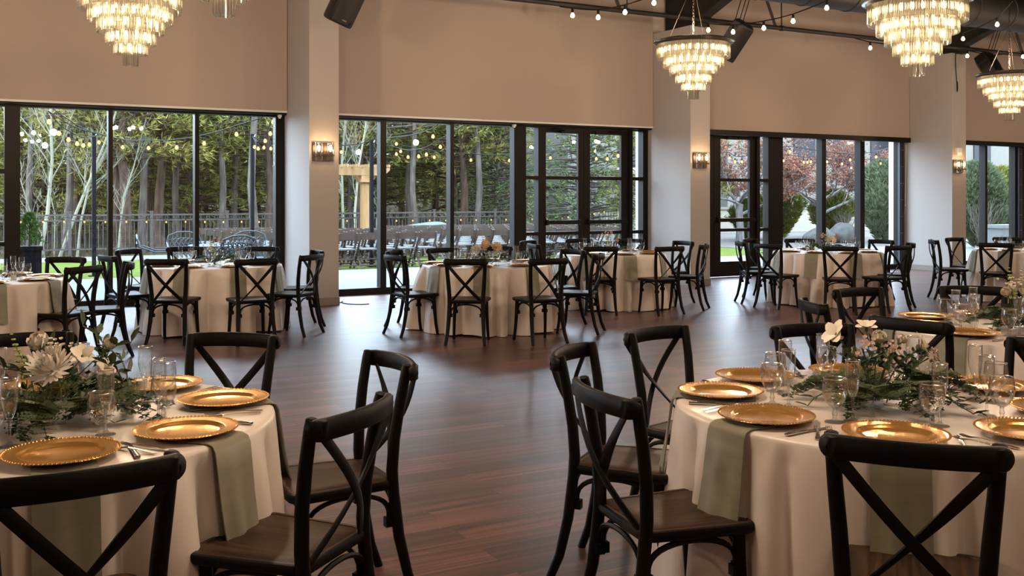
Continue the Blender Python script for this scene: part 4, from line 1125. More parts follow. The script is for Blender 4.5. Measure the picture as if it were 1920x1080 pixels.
TABLES = {  # name: (x, y, phase of the first plate in degrees, number of places, label)
 'T1': (.2726, 3.851, -90.7, 'left foreground table'),
 'T2': (3.0555, 2.642, -135.4, 'right foreground table'),
 'T3': (5.571, 3.78, -172.6, 'rear right foreground table'),
 'T4': (.15, 10.8, -80, 'table at the left edge'),
 'T5': (2.63, 12.0, -84, 'table before the left window'),
 'T6': (5.48, 10.55, -77, 'middle table before the double doors'),
 'T7': (8.15, 11.85, -60, 'table beside the second column'),
 'T8': (11.15, 10.65, -62, 'table before the rust tree'),
 'T9': (14.15, 9.5, -80, 'far right table')}
CHAIRS = {
 'T1': [(.235, 2.79, 95), (.88, 3.08, 130.2), (1.24, 3.70, 180.3), (.94, 4.47, 229.5), (.25, 4.87, 270)],
 'T2': [(2.36, 1.94, 40.8), (2.12, 2.72, -9.5), (2.40, 3.34, -51.2), (2.99, 3.63, -75.3), (3.63, 3.38, -104.2), (3.917, 2.67, 180)],
 'T3': [(4.58, 3.62, 10.6), (4.79, 4.36, -29), (5.47, 4.70, -91.5), (6.13, 4.48, -134.9)],
 'T4': [(.85, 11.48, 232.9), (.85, 10.25, 132), (1.2, 10.47, 176), (-.1, 9.78, 80), (.1, 11.85, 275)],
 'T5': [(2.01, 11.06, 58.9), (2.71, 10.67, 90.3), (3.29, 11.1, 131.3), (3.54, 11.76, 177.8), (2.53, 13.2, 262), (3.3, 12.78, 232.5), (2.0, 12.94, 313.6), (1.67, 11.87, 13.6)],
 'T6': [(4.74, 9.55, 55.8), (5.42, 9.26, 87.4), (4.49, 10.42, 6.2), (4.78, 11.12, 315.6), (5.37, 11.29, 273.3), (6.02, 11.4, 239), (6.18, 9.67, 135.7), (6.34, 10.37, 187)],
 'T7': [(7.47, 11.11, 56.8), (8.16, 10.75, 88), (8.81, 10.99, 129.8), (9.11, 11.73, 181.4), (8.44, 12.95, 263), (7.22, 11.98, -12), (7.55, 12.75, -58), (8.95, 12.6, 222)],
 'T8': [(10.28, 9.6, 44.6), (11.01, 9.5, 88.6), (11.58, 9.85, 138.2), (12.07, 10.66, 183), (11.35, 11.33, 237), (10.05, 10.5, 11.2), (10.25, 11.14, -27.8), (10.92, 11.69, 293.5)],
 'T9': [(13.06, 9.27, 35.8), (13.23, 10.15, 321.5), (14.01, 10.42, 274.4), (14.75, 10.2, 225)]}
DIRS = ['near', 'near right', 'right', 'far right', 'far', 'far left', 'left', 'near left']
def rel(tx, ty, ang):
    """direction (deg, world) seen from the camera: 0 = towards it, 90 = to the right"""
    to = math.degrees(math.atan2(-ty, -tx)); return (ang - to) % 360
def assign(tx, ty, angs):
    out = [None] * len(angs); used = {}
    order = sorted(range(len(angs)), key=lambda i: min(abs((rel(tx, ty, angs[i]) - 45 * k + 180) % 360 - 180) for k in range(8)))
    for i in order:
        ks = sorted(range(8), key=lambda k: abs((rel(tx, ty, angs[i]) - 45 * k + 180) % 360 - 180))
        for k in ks:
            if k not in used: used[k] = i; out[i] = DIRS[k]; break
    return out
FW = Vector((.4828, .8757)); RT = Vector((.8757, -.4828))
def proj(x, y, z):
    d = x * FW.x + y * FW.y; l = x * RT.x + y * RT.y
    return 960 + 1880 * l / max(d, .05), 373 + 1880 * (CAM_H - z) / max(d, .05)
def seen(x, y, z, r=.1):
    """is a thing of radius r at x, y, z inside the photographed view"""
    u, v = proj(x, y, z); d = max(.3, x * FW.x + y * FW.y); k = 1880 * r / d
    return -k < u < 1920 + k and -k < v < 1080 + k
for t, lst in CHAIRS.items():
    tx, ty, _, tl = TABLES[t]
    ds = assign(tx, ty, [math.degrees(math.atan2(y - ty, x - tx)) for x, y, a in lst])
    for (x, y, a), d in zip(lst, ds):
        o = CH.put((x, y, 0), math.radians(a - 90))
        tag(o, 'black cross-back wooden chair, %s side of the %s' % (d, tl), 'chair', 'chairs around the ' + tl)

SEAT = {t: [v[2] + 45 * k for k in range(8)] for t, v in TABLES.items()}
SEAT['T1'] = [-90.7, -51.0, -2.0, 42.4, 87, 132, 177, -135]
SEAT['T2'] = [-135.4, -178.3, 137.6, 98.9, 54.6, -2, -47, -91]
SEAT['T3'] = [-172.6, 147.4, 102.7, 58, 13, -32, -77, -122]
# ------------------------------------------------------------------ tables, cloths
TR_ = .772; TZ = .748
def tablecloth(t, seed):
    tx, ty, _, tl = TABLES[t]; R = random.Random(seed); near = t in ('T1', 'T2', 'T3')
    N = 400 if near else 300
    k = 15 + R.randint(0, 2)
    folds = [(2 * PI * i / k + R.uniform(-.12, .12), R.uniform(.45, 1.3), R.uniform(.05, .115)) for i in range(k)]; FA = .15 if near else .21
    ph = R.uniform(0, 6)
    crs = [(2 * PI * (i + .5) / k + R.uniform(-.13, .13), R.uniform(.5, 1.2), R.uniform(.035, .06)) for i in range(k)]
    na = [math.radians(q) for q in SEAT[t]]
    def damp(a, q):
        v = 1.0; e = 1 if q < .47 else max(0, 1 - (q - .47) / .2)
        for c in na:
            d = (a - c + PI) % (2 * PI) - PI; v -= .85 * e * math.exp(-(d / .15) ** 4)
        return max(0.05, v)
    def fold(a):
        v = 0
        for c, am, wd in crs:
            d = (a - c + PI) % (2 * PI) - PI; v -= am * math.exp(-abs(d / wd) ** 1.5)
        for c, am, wd in folds:
            d = (a - c + PI) % (2 * PI) - PI; v += .55 * am * math.exp(-(d / (wd * 1.6)) ** 2)
        return v
    rings = [('t', .12), ('t', .4), ('t', .6), ('t', .70), ('t', .745)]
    b = MB(); vs = []; ws = []
    for r_ in (.001, .2, .4, .6, .7, .748):
        ws.append(('t', r_, TZ))
    ws += [('e', TR_ - .016, TZ - .001), ('e', TR_ - .004, TZ - .006), ('e', TR_, TZ - .018)]
    for k2 in range(1, 17):
        q = k2 / 16; ws.append(('s', q, TZ - .018 - (TZ - .03) * q))
    for kind, r_, z in ws:
        for j in range(N):
            a = 2 * PI * j / N
            if kind == 's':
                q = r_; f = fold(a) * damp(a, q)
                rad = TR_ + .055 * q + f * FA * q ** .6 * (1 - .2 * q) + .012 * q * math.sin(3 * a + ph)
                aa = a + .05 * q * math.sin(2 * a + ph) ; zz = z + (.012 * q * math.sin(5 * a + ph))
                if zz < .006: zz = .006
            else: rad = r_; aa = a; zz = z
            vs.append((rad * math.cos(aa), rad * math.sin(aa), zz))
    fs = [tuple(range(N))]
    for q in range(len(ws) - 1):
        for j in range(N):
            fs.append((q * N + j, q * N + (j + 1) % N, (q + 1) * N + (j + 1) % N, (q + 1) * N + j))
    b.add(vs, fs)
    b.f = [f[::-1] for f in b.f]
    o = b.build('tablecloth', M['cloth'], None, True, 80); o.location = (tx, ty, 0)
    tag(o, 'floor-length ivory satin cloth on the ' + tl, 'tablecloth', 'ivory satin tablecloths')
for i, t in enumerate(TABLES): tablecloth(t, 100 + i)
# the one table whose black foot shows under its hem
tx, ty, _, tl = TABLES['T6']
r = empty('round_table', (tx, ty, 0)); tag(r, 'round banquet table under the ivory cloth, ' + tl, 'table')
b = MB(); b.lathe([(0, .715), (.755, .715), (.76, .73), (.755, .74), (0, .74)], 48); b.build('tabletop', M['wire'], r)
for k in range(4):
    a = math.radians(-118 + 90 * k); b = MB(); b.tube([(.4 * math.cos(a), .4 * math.sin(a), .715), (.60 * math.cos(a), .60 * math.sin(a), .3), (.74 * math.cos(a), .74 * math.sin(a), 0)], .022, 8); b.build('leg', M['wire'], r)

# ------------------------------------------------------------------ table ware
def charger_mesh(bead):
    b = MB()
    b.lathe([(0, .004), (.10, .004), (.112, .008), (.118, .0145), (.125, .0155), (.155, .0185), (.1635, .0195), (.165, .018), (.160, .015), (.12, .010), (.105, .0), (0, .0)], 64 if bead else 40)
    o = b.build('charger_plate', M['gold'], None, True, 60)
    if bead:
        b = MB()
        for k in range(84):
            a = 2 * PI * k / 84; b.ell((.1625 * math.cos(a), .1625 * math.sin(a), .0195), (.0042, .0042, .0032), 6, 4)
        b.build('beaded_edge', M['gold'], o)
    return o
def goblet_mesh(parts):
    bowl = [(.0075, .048), (.016, .052), (.028, .064), (.0375, .082), (.0425, .102), (.0430, .118), (.0405, .138), (.0385, .152), (.0393, .1525)]
    foot = [(0, 0), (.035, 0), (.0355, .002), (.031, .004), (.014, .0085), (.008, .014), (.0068, .022), (.0095, .027), (.0095, .031), (.0068, .036), (.007, .046), (.011, .0505), (0, .053)]
    if parts: bowl = bowl[:-1] + [(.0385, .1535)] + [(max(.001, r_ - .0013), z + (.001 if z < .06 else 0)) for r_, z in bowl[-2::-1]]
    a = MB(); a.lathe(bowl, 28 if parts else 14, close=False)
    f = MB(); f.lathe(foot, 20 if parts else 10)
    if parts:
        r = empty('water_goblet'); a.build('bowl', M['goblet'], r, True, 70); f.build('stem', M['stem'], r, True, 50)
        rm = MB(); rm.tube([(.0393 * math.cos(t), .0393 * math.sin(t), .1525) for t in [2 * PI * i / 28 for i in range(29)]], .0013, 4); rm.build('rim', M['rim'], r)
        return r
    a.mi = 1; a.add(f.v, f.f); a.m = [0] * (len(a.f) - len(f.f)) + [1] * len(f.f)
    return a.build('water_goblet', [M['goblet'], M['stem']])
def flute_mesh(parts):
    bowl = [(.006, .083), (.011, .09), (.019, .112), (.0245, .138), (.0265, .162), (.0262, .185), (.0252, .212), (.0258, .2125)]
    foot = [(0, 0), (.031, 0), (.0315, .002), (.027, .004), (.011, .008), (.0055, .016), (.0045, .03), (.0045, .07), (.006, .082), (.0085, .087), (0, .09)]
    if parts: bowl = bowl[:-1] + [(.0252, .2135)] + [(max(.001, r_ - .0012), z + (.001 if z < .095 else 0)) for r_, z in bowl[-2::-1]]
    a = MB(); a.lathe(bowl, 24 if parts else 12, close=False)
    f = MB(); f.lathe(foot, 18 if parts else 10)
    if parts:
        r = empty('champagne_flute'); a.build('bowl', M['goblet'], r, True, 70); f.build('stem', M['stem'], r, True, 50)
        rm = MB(); rm.tube([(.0258 * math.cos(t), .0258 * math.sin(t), .2125) for t in [2 * PI * i / 24 for i in range(25)]], .0012, 4); rm.build('rim', M['rim'], r)
        return r
    a.mi = 1; a.add(f.v, f.f); a.m = [0] * (len(a.f) - len(f.f)) + [1] * len(f.f)
    return a.build('champagne_flute', [M['goblet'], M['stem']])
def fork_mesh(L):
    r = empty('dinner_fork' if L > .19 else 'salad_fork')
    b = MB(); vs = []; P_ = [(-.0, .0075, .003), (.02, .0085, .004), (.05, .006, .006), (.09, .0032, .008), (.125, .0032, .009), (.14, .006, .008), (.15, .009, .006)]
    sc_ = L / .2
    for y, hw, z in P_: vs += [(-hw, y * sc_, z), (hw, y * sc_, z), (hw, y * sc_, z + .0024), (-hw, y * sc_, z + .0024)]
    fs = [(0, 1, 2, 3)]
    for i in range(len(P_) - 1):
        for k in range(4): fs.append((4 * i + k, 4 * i + (k + 1) % 4, 4 * i + 4 + (k + 1) % 4, 4 * i + 4 + k))
    b.add(vs, fs); b.build('handle', M['silver'], r)
    b = MB()
    for k in range(4):
        x = -.0082 + .0055 * k
        b.tube([(x * .9, .148 * sc_, .0072), (x, .165 * sc_, .0045), (x, .185 * sc_, .006), (x, .2 * sc_, .009)], [.0019, .0018, .0016, .0009], 5)
    b.build('tines', M['silver'], r)
    return r
def knife_mesh():
    r = empty('table_knife')
    b = MB(); b.tube([(0, 0, .006), (0, .02, .006), (0, .06, .006), (0, .1, .006)], [.0085, .0095, .0075, .0065], 8, flat=.005, up=(1, 0, 0)); b.build('handle', M['silver'], r)
    b = MB(); b.add([(-.007, .098, .0035), (.007, .098, .0035), (.009, .15, .0035), (.007, .2, .0035), (-.004, .225, .0035), (-.006, .16, .0035), (-.007, .098, .006), (.007, .098, .005), (.009, .15, .0045), (.007, .2, .0045), (-.004, .225, .0045), (-.006, .16, .006)],
                    [(5, 4, 3, 2, 1, 0), (6, 7, 8, 9, 10, 11)] + [(k, (k + 1) % 6, 6 + (k + 1) % 6, 6 + k) for k in range(6)]); b.build('blade', M['silver'], r, False)
    return r
def napkin_mesh():
    b = MB(); path = [(-.14, .0015), (-.03, .0015), (.08, .0015), (TR_ - .605 - .016, .002), (TR_ - .605 + .002, -.003), (TR_ - .605 + .012, -.022), (TR_ - .605 + .022, -.09), (TR_ - .605 + .034, -.18), (TR_ - .605 + .050, -.27), (TR_ - .605 + .066, -.335)]
    n = 12; vs = []; W = .088
    for lay in (0, 1):
        for i, (u, z) in enumerate(path):
            for k in range(n + 1):
                v = -1 + 2 * k / n
                drop = max(0, i - 5) / 4
                wav = drop * .010 * math.sin(v * 2.6 + .6) + drop * .004 * math.sin(v * 7)
                e = .0045 * lay
                if i < 4: vs.append((W * v, u, z + e))
                else: vs.append((W * v * (1 + .03 * drop), u + e + wav, z + (.01 * drop * v)))
    m = n + 1; q = len(path); fs = []
    def id_(l, i, k): return l * q * m + i * m + k
    for i in range(q - 1):
        for k in range(n):
            fs.append((id_(1, i, k), id_(1, i, k + 1), id_(1, i + 1, k + 1), id_(1, i + 1, k)))
            fs.append((id_(0, i, k), id_(0, i + 1, k), id_(0, i + 1, k + 1), id_(0, i, k + 1)))
        fs.append((id_(0, i, 0), id_(1, i, 0), id_(1, i + 1, 0), id_(0, i + 1, 0))); fs.append((id_(0, i, n), id_(0, i + 1, n), id_(1, i + 1, n), id_(1, i, n)))
    for k in range(n):
        fs.append((id_(0, 0, k), id_(0, 0, k + 1), id_(1, 0, k + 1), id_(1, 0, k))); fs.append((id_(0, q - 1, k), id_(1, q - 1, k), id_(1, q - 1, k + 1), id_(0, q - 1, k + 1)))
    b.add(vs, fs); return b.build('napkin', M['napkin'], None, True, 60)
PR = {'cn': Proto(charger_mesh(True)), 'cf': Proto(charger_mesh(False)), 'gn': Proto(goblet_mesh(True)), 'gf': Proto(goblet_mesh(False)),
      'fn': Proto(flute_mesh(True)), 'ff': Proto(flute_mesh(False)), 'df': Proto(fork_mesh(.205)), 'sf': Proto(fork_mesh(.18)), 'kn': Proto(knife_mesh()), 'nap': Proto(napkin_mesh())}
rnd = random.Random(9)
for t, (tx, ty, ph, tl) in TABLES.items():
    near = t in ('T1', 'T2', 'T3'); sfx = 'n' if near else 'f'
    angs = SEAT[t]
    ds = assign(tx, ty, angs)
    for a, d in zip(angs, ds):
        A = math.radians(a); u = Vector((math.cos(A), math.sin(A), 0)); v = Vector((-math.sin(A), math.cos(A), 0))
        c = Vector((tx, ty, TZ))
        p = c + u * .60; pos = '%s seat of the %s' % (d, tl)
        if seen(p.x, p.y, p.z, .17):
            o = PR['c' + sfx].put((p.x, p.y, TZ + .0072), A); tag(o, 'gold charger plate at the ' + pos, 'plate', 'gold chargers')
        facing = abs((rel(tx, ty, a) + 180) % 360 - 180)
        p2 = c + u * .80
        if facing < 112 and seen(p2.x, p2.y, .6, .12):
            q = c + u * .605; o = PR['nap'].put((q.x, q.y, TZ + .0005), A - PI / 2); tag(o, 'sage satin napkin at the ' + pos, 'napkin', 'sage napkins')
        for kind, da, rr, lb, ct in (('g', 18, .425, 'stemmed water goblet at the ', 'goblet'), ('f', 24.5, .375, 'tall champagne flute at the ', 'flute')):
            B = math.radians(a + da); q = c + Vector((math.cos(B), math.sin(B), 0)) * (rr + rnd.uniform(-.012, .012))
            if seen(q.x, q.y, q.z + .1, .05):
                o = PR[kind + sfx].put((q.x, q.y, TZ + .0005), rnd.uniform(0, 6)); tag(o, lb + pos, ct, {'g': 'water goblets', 'f': 'champagne flutes'}[kind])
        if near:
            for kind, dv, u0, lb, ct in (('df', -.195, .70, 'silver dinner fork at the ', 'fork'), ('sf', -.235, .685, 'smaller silver fork at the ', 'fork'), ('kn', .20, .71, 'silver table knife at the ', 'knife')):
                q = c + u * u0 + v * (dv + rnd.uniform(-.006, .006))
                if math.hypot(q.x - tx, q.y - ty) > .755: q = c + (q - c) * (.755 / math.hypot(q.x - tx, q.y - ty)); q.z = TZ
                if seen(q.x - u.x * .1, q.y - u.y * .1, q.z, .1):
                    o = PR[kind].put((q.x, q.y, TZ + .0005), A + PI / 2 + rnd.uniform(-.06, .06)); tag(o, lb + pos, ct, 'silver cutlery')

# ------------------------------------------------------------------ centrepieces
M['fern'] = noisy(mat('dark_fern_green', (0.03, 0.055, 0.02), 0.55, spec=.35), (0.018, 0.036, 0.012), (0.06, 0.085, 0.03), (9, 9, 9))
M['leaf'] = noisy(mat('deep_green_leaf', (0.025, 0.05, 0.018), 0.4), (0.018, 0.04, 0.014), (0.05, 0.08, 0.03), (9, 9, 9))
M['petal'] = noisy(mat('cream_petals', (0.80, 0.74, 0.62), 0.6), (0.76, 0.68, 0.53), (0.84, 0.79, 0.69), (14, 14, 14))
M['mum'] = mat('white_petals', (0.82, 0.77, 0.70), 0.6)
M['peach'] = noisy(mat('peach_petals', (0.75, 0.50, 0.28), 0.6), (0.70, 0.42, 0.2), (0.80, 0.60, 0.40), (14, 14, 14))
M['blush'] = mat('blush_blossom', (0.62, 0.47, 0.40), 0.7)
M['stemgreen'] = mat('stem_green', (0.07, 0.11, 0.04), 0.6)
M['bud'] = mat('yellow_green_buds', (0.42, 0.45, 0.16), 0.6)
M['vase'] = thin_glass('vase_glass', (0.95, 0.96, 0.94), 0.09, 0.02)
def fern_mesh(seed, L=.34):
    R = random.Random(seed); b = MB(); n = 15
    r = empty('fern_frond'); spine = []
    for i in range(n + 1):
        t = i / n; spine.append(Vector((.05 * math.sin(t * 2 + seed), L * t, max(.008, .016 + .06 * math.sin(PI * min(1, t * 1.08))))))
    s_ = MB(); s_.tube(spine, [.0024 * (1 - .7 * i / n) for i in range(n + 1)], 4); s_.build('rachis', M['stemgreen'], r)
    for i in range(1, n + 1):
        t = i / n; w_ = .085 * (1 - t) ** .7 * min(1, .35 + t * 3) + .012
        for sd in (-1, 1):
            d = Vector((sd, .55, R.uniform(-.12, .22))).normalized(); p = spine[i]; s2 = Vector((-d.y * sd, abs(d.x), R.uniform(-.9, .9))).normalized()
            m = max(2, int(w_ / .011))
            for k in range(m + 1):
                q = p + d * w_ * k / m; hl = .024 * (1 - .7 * k / m)
                for e in (-1, 1):
                    dd = (d * .6 + s2 * e).normalized(); sw = (d - dd * d.dot(dd)).normalized() * .0095 * (1 - .5 * k / m)
                    b.add([q, q + dd * hl * .5 - sw, q + dd * hl, q + dd * hl * .5 + sw], [(0, 1, 2, 3)])
    b.build('leaflets', M['fern'], r, False)
    return r
def leafy_mesh(seed):
    R = random.Random(seed); r = empty('leaf_sprig'); pts = [Vector((.03 * math.sin(i + seed), .05 * i, .02 + .04 * math.sin(i * .7))) for i in range(6)]
    s_ = MB(); s_.tube(pts, .002, 4); s_.build('stem', M['stemgreen'], r)
    for i in range(1, 6):
        for sd in (-1, 1) if i < 5 else (0,):
            d = Vector((sd * .9, .6 if sd else 1, R.uniform(-.1, .4))).normalized(); p = pts[i]; L = R.uniform(.05, .075); wv = d.cross(Vector((0, 0, 1))).normalized() * L * .24; up = Vector((0, 0, .006))
            b = MB(); b.add([p, p + d * L * .3 - wv * .8 + up, p + d * L * .65 - wv * .75 + up, p + d * L, p + d * L * .65 + wv * .75 + up, p + d * L * .3 + wv * .8 + up, p + d * L * .35, p + d * L * .7],
                            [(0, 1, 6), (1, 2, 7, 6), (2, 3, 7), (0, 6, 5), (6, 7, 4, 5), (7, 3, 4)]); b.build('leaf', M['leaf'], r)
    return r
def petal(b, M4, L, W, curl, n=5):
    vs = []
    for i in range(n + 1):
        t = i / n; w_ = W * math.sin(PI * (.12 + .80 * t)) ** .8; z = curl * t * t * L; y = L * t * (1 - .2 * abs(curl) * t)
        for k in (-1, 0, 1): vs.append(M4 @ Vector((w_ * k, y, z + .18 * w_ * abs(k))))
    fs = []
    for i in range(n):
        for k in range(2): fs.append((i * 3 + k, i * 3 + k + 1, (i + 1) * 3 + k + 1, (i + 1) * 3 + k))
    b.add(vs, fs)
def bloom(kind, R):
    b = MB()
    if kind == 'mum':
        for lay, (el, L, n) in enumerate(((-8, .062, 20), (12, .06, 20), (30, .055, 18), (48, .048, 16), (64, .042, 13), (80, .036, 9))):
            for k in range(n):
                a = 2 * PI * (k + .5 * (lay % 2)) / n + R.uniform(-.08, .08)
                T = Matrix.Rotation(a, 4, 'Z') @ Matrix.Translation((0, .006, .003 * lay)) @ Matrix.Rotation(math.radians(el + R.uniform(-5, 5)), 4, 'X')
                petal(b, T, L * R.uniform(.9, 1.1), .0062, .35 + .1 * lay)
    elif kind == 'rose':
        for lay, (el, L, n, W) in enumerate(((28, .034, 6, .021), (50, .034, 6, .02), (66, .033, 5, .019), (78, .032, 4, .016), (86, .03, 3, .012))):
            for k in range(n):
                a = 2 * PI * (k + .5 * (lay % 2)) / n + R.uniform(-.1, .1)
                T = Matrix.Rotation(a, 4, 'Z') @ Matrix.Translation((0, .004, 0)) @ Matrix.Rotation(math.radians(el), 4, 'X')
                petal(b, T, L, W, .55 if lay < 2 else .35)
    elif kind == 'lily':
        for lay, (el, L, n, W) in enumerate(((35, .05, 3, .02), (48, .05, 3, .018))):
            for k in range(n):
                T = Matrix.Rotation(2 * PI * (k + .5 * lay) / n, 4, 'Z') @ Matrix.Rotation(math.radians(el), 4, 'X'); petal(b, T, L, W, -.3)
    elif kind == 'daisy':
        for lay, (el, L, n) in enumerate(((8, .045, 16), (26, .04, 14), (45, .03, 10))):
            for k in range(n):
                T = Matrix.Rotation(2 * PI * (k + .5 * lay) / n, 4, 'Z') @ Matrix.Translation((0, .005, 0)) @ Matrix.Rotation(math.radians(el), 4, 'X'); petal(b, T, L, .006, .2)
    elif kind == 'cluster':
        for k in range(16):
            d = Vector((R.gauss(0, .02), R.gauss(0, .02), R.gauss(.008, .012)))
            for j in range(5):
                T = Matrix.Translation(d) @ Matrix.Rotation(2 * PI * j / 5, 4, 'Z') @ Matrix.Rotation(math.radians(35), 4, 'X'); petal(b, T, .009, .0045, .2, 2)
    return b
def flower(base, head, kind, m, lb, seed, grp, size=1.0, name='flower', leaves=2, tilt=None):
    R = random.Random(seed); base = Vector(base); head = Vector(head); d = head - base
    r = empty(name, base); tag(r, lb, 'flower', grp)
    mid = d * .55 + Vector((d.x * -.12, d.y * -.12, .01)); pts = [Vector((0, 0, 0)), mid * .5, mid, d]
    b = MB(); b.tube(pts, .0022 * max(.8, size), 5); b.build('stem', M['stemgreen'], r)
    T = (tilt if tilt is not None else Vector((d.x * 1.6, d.y * 1.6, d.z))).normalized()
    q = T.to_track_quat('Z', 'Y').to_matrix().to_4x4()
    if kind == 'stock':
        b = MB(); L = 9
        for k in range(L):
            t = k / (L - 1); p = d * (.55 + .6 * t); s_ = (1 - .75 * t) * size
            for j in range(6):
                a = j * 1.05 + k; e = Vector((math.cos(a), math.sin(a), .2)) * .016 * s_
                b.ell(p + e, (.011 * s_, .011 * s_, .010 * s_), 6, 4)
        b.build('bloom', M[m], r)
    else:
        b = bloom(kind, R); b.v = [tuple(d + (q @ (Vector(v) * size))) for v in b.v]; b.build('bloom', M[m], r, True, 80)
        if kind in ('rose', 'lily'):
            b = MB(); b.ell(d - T * .004, (.009 * size, .009 * size, .012 * size), 8, 5); b.build('calyx', M['stemgreen'], r)
    for k in range(leaves):
        a = R.uniform(0, 6.28); p = d * R.uniform(.5, .8); e = Vector((math.cos(a), math.sin(a), .5)).normalized(); L = .05 * size; wv = e.cross(Vector((0, 0, 1))).normalized() * L * .25
        b = MB(); b.add([p, p + e * L * .5 - wv, p + e * L, p + e * L * .5 + wv, p + e * L * .5 - Vector((0, 0, .004))], [(0, 1, 4), (1, 2, 4), (2, 3, 4), (3, 0, 4)]); b.build('leaf', M['leaf'], r)
    return r
def vase(x, y, prof, lb, n=24, square=False):
    b = MB(); b.lathe(prof, 4 if square else n, close=False)
    if square:
        b.v = [(px * .72 - py * .69, px * .69 + py * .72, z) for px, py, z in b.v]
    o = b.build('glass_vase', M['vase'], None, not square); o.location = (x, y, TZ + .001); tag(o, lb, 'vase', 'clear glass vases')
def votive(x, y, lb, h_=.10, r_=.028, lit=False):
    r = empty('votive_holder', (x, y, TZ + .001)); tag(r, lb, 'candle holder', 'clear glass votives')
    b = MB(); b.lathe([(0, 0), (r_ * .9, 0), (r_, .006), (r_, h_)], 20, close=False); b.build('glass', M['vase'], r)
    b = MB(); b.lathe([(0, .008), (r_ * .8, .008), (r_ * .8, h_ * .4), (.003, h_ * .41), (0, h_ * .41)], 14); b.tube([(0, 0, h_ * .41), (.001, 0, h_ * .5)], .0012, 4); b.build('candle', M['white'], r)
FERN = [Proto(fern_mesh(1)), Proto(fern_mesh(2, .28)), Proto(fern_mesh(3, .31))]; SPR = Proto(leafy_mesh(4))
rnd = random.Random(33)
def greens(t, n, rad, ns, only_group=True):
    tx, ty, _, tl = TABLES[t]
    for k in range(n):
        a = 2 * PI * k / n + rnd.uniform(-.25, .25); r0 = rnd.uniform(.0, .1)
        o = FERN[k % 3].put((tx + r0 * math.cos(a), ty + r0 * math.sin(a), TZ + .004 + .012 * (k % 3)), a - PI / 2); s_ = rad / .34 * rnd.uniform(.85, 1.1); o.scale = (s_, s_, s_ * rnd.uniform(.8, 1.3)); o.rotation_euler.y = rnd.uniform(-.25, .25)
        tag(o, 'dark green fern frond on the ' + tl, 'fern', 'fern fronds on the ' + tl)
    for k in range(ns):
        a = 2 * PI * k / ns + rnd.uniform(-.3, .3)
        o = SPR.put((tx + .12 * math.cos(a), ty + .12 * math.sin(a), TZ + .01), a - PI / 2); s_ = rad / .34 * rnd.uniform(.7, 1.0); o.scale = (s_,) * 3
        tag(o, 'broad-leaved green sprig in the garland on the ' + tl, 'sprig', 'leaf sprigs on the ' + tl)
greens('T1', 24, .33, 6); greens('T2', 22, .31, 8); greens('T3', 18, .30, 6)
for t in ('T4', 'T5', 'T6', 'T7', 'T8', 'T9'): greens(t, 6, .30, 3)
RV = Vector((RT.x, RT.y, 0)); FV = Vector((FW.x, FW.y, 0)); ZV = Vector((0, 0, 1))
def bouquet(t, items, grp, ox=0, oy=0):
    tx, ty, _, tl = TABLES[t]; c = Vector((tx, ty, TZ + .012)) + RV * ox + FV * oy
    for i, (kind, m, dr, df, dz, size, lb, tl_) in enumerate(items):
        h = c + RV * dr + FV * df + ZV * dz
        ti = RV * tl_[0] + FV * tl_[1] + ZV * tl_[2]
        flower(c + RV * dr * .12 + FV * df * .12, h, kind, M and m, lb + ' on the ' + tl, i + len(t) * 7, grp, size, {'mum': 'chrysanthemum', 'rose': 'rose', 'lily': 'lily', 'daisy': 'daisy', 'cluster': 'blossom_sprig', 'stock': 'stock_stem'}[kind], 2, ti)
# left foreground table
vase(.2726 + .0, 3.80, [(0, .0), (.072, .0), (.072, .15)], 'square clear glass vase holding the white flowers, left foreground table', 4, True)
bouquet('T1', [('mum', 'mum', .07, -.1, .185, 1.25, 'large white spidery chrysanthemum', (0, -.65, .75)), ('rose', 'petal', -.02, .02, .245, 1.45, 'full cream rose', (-.2, -.5, .8)),
               ('stock', 'petal', -.0, .04, .235, 1.3, 'cream stock stem behind the rose', (0, 0, 1)), ('stock', 'bud', -.13, .06, .245, .9, 'yellow-green budding stem leaning left', (-1, 0, .4)),
               ('lily', 'petal', .14, -.02, .215, 1.0, 'small open cream blossom right of the chrysanthemum', (.3, -.6, .7)), ('rose', 'petal', .21, .03, .24, .95, 'small cream rosebud at the right', (.4, -.4, .7)),
               ('lily', 'petal', .22, -.03, .175, .8, 'low cream blossom at the right', (.5, -.5, .5)), ('cluster', 'petal', .05, .02, .23, 1.2, 'cream blossom cluster above the chrysanthemum', (0, -.3, 1))], 'flowers on the left foreground table', .0, -.03)
votive(.53, 3.83, 'tall clear glass votive right of the white flowers', .125, .03); votive(.64, 4.22, 'clear glass votive behind the white flowers, left foreground table', .12, .032)
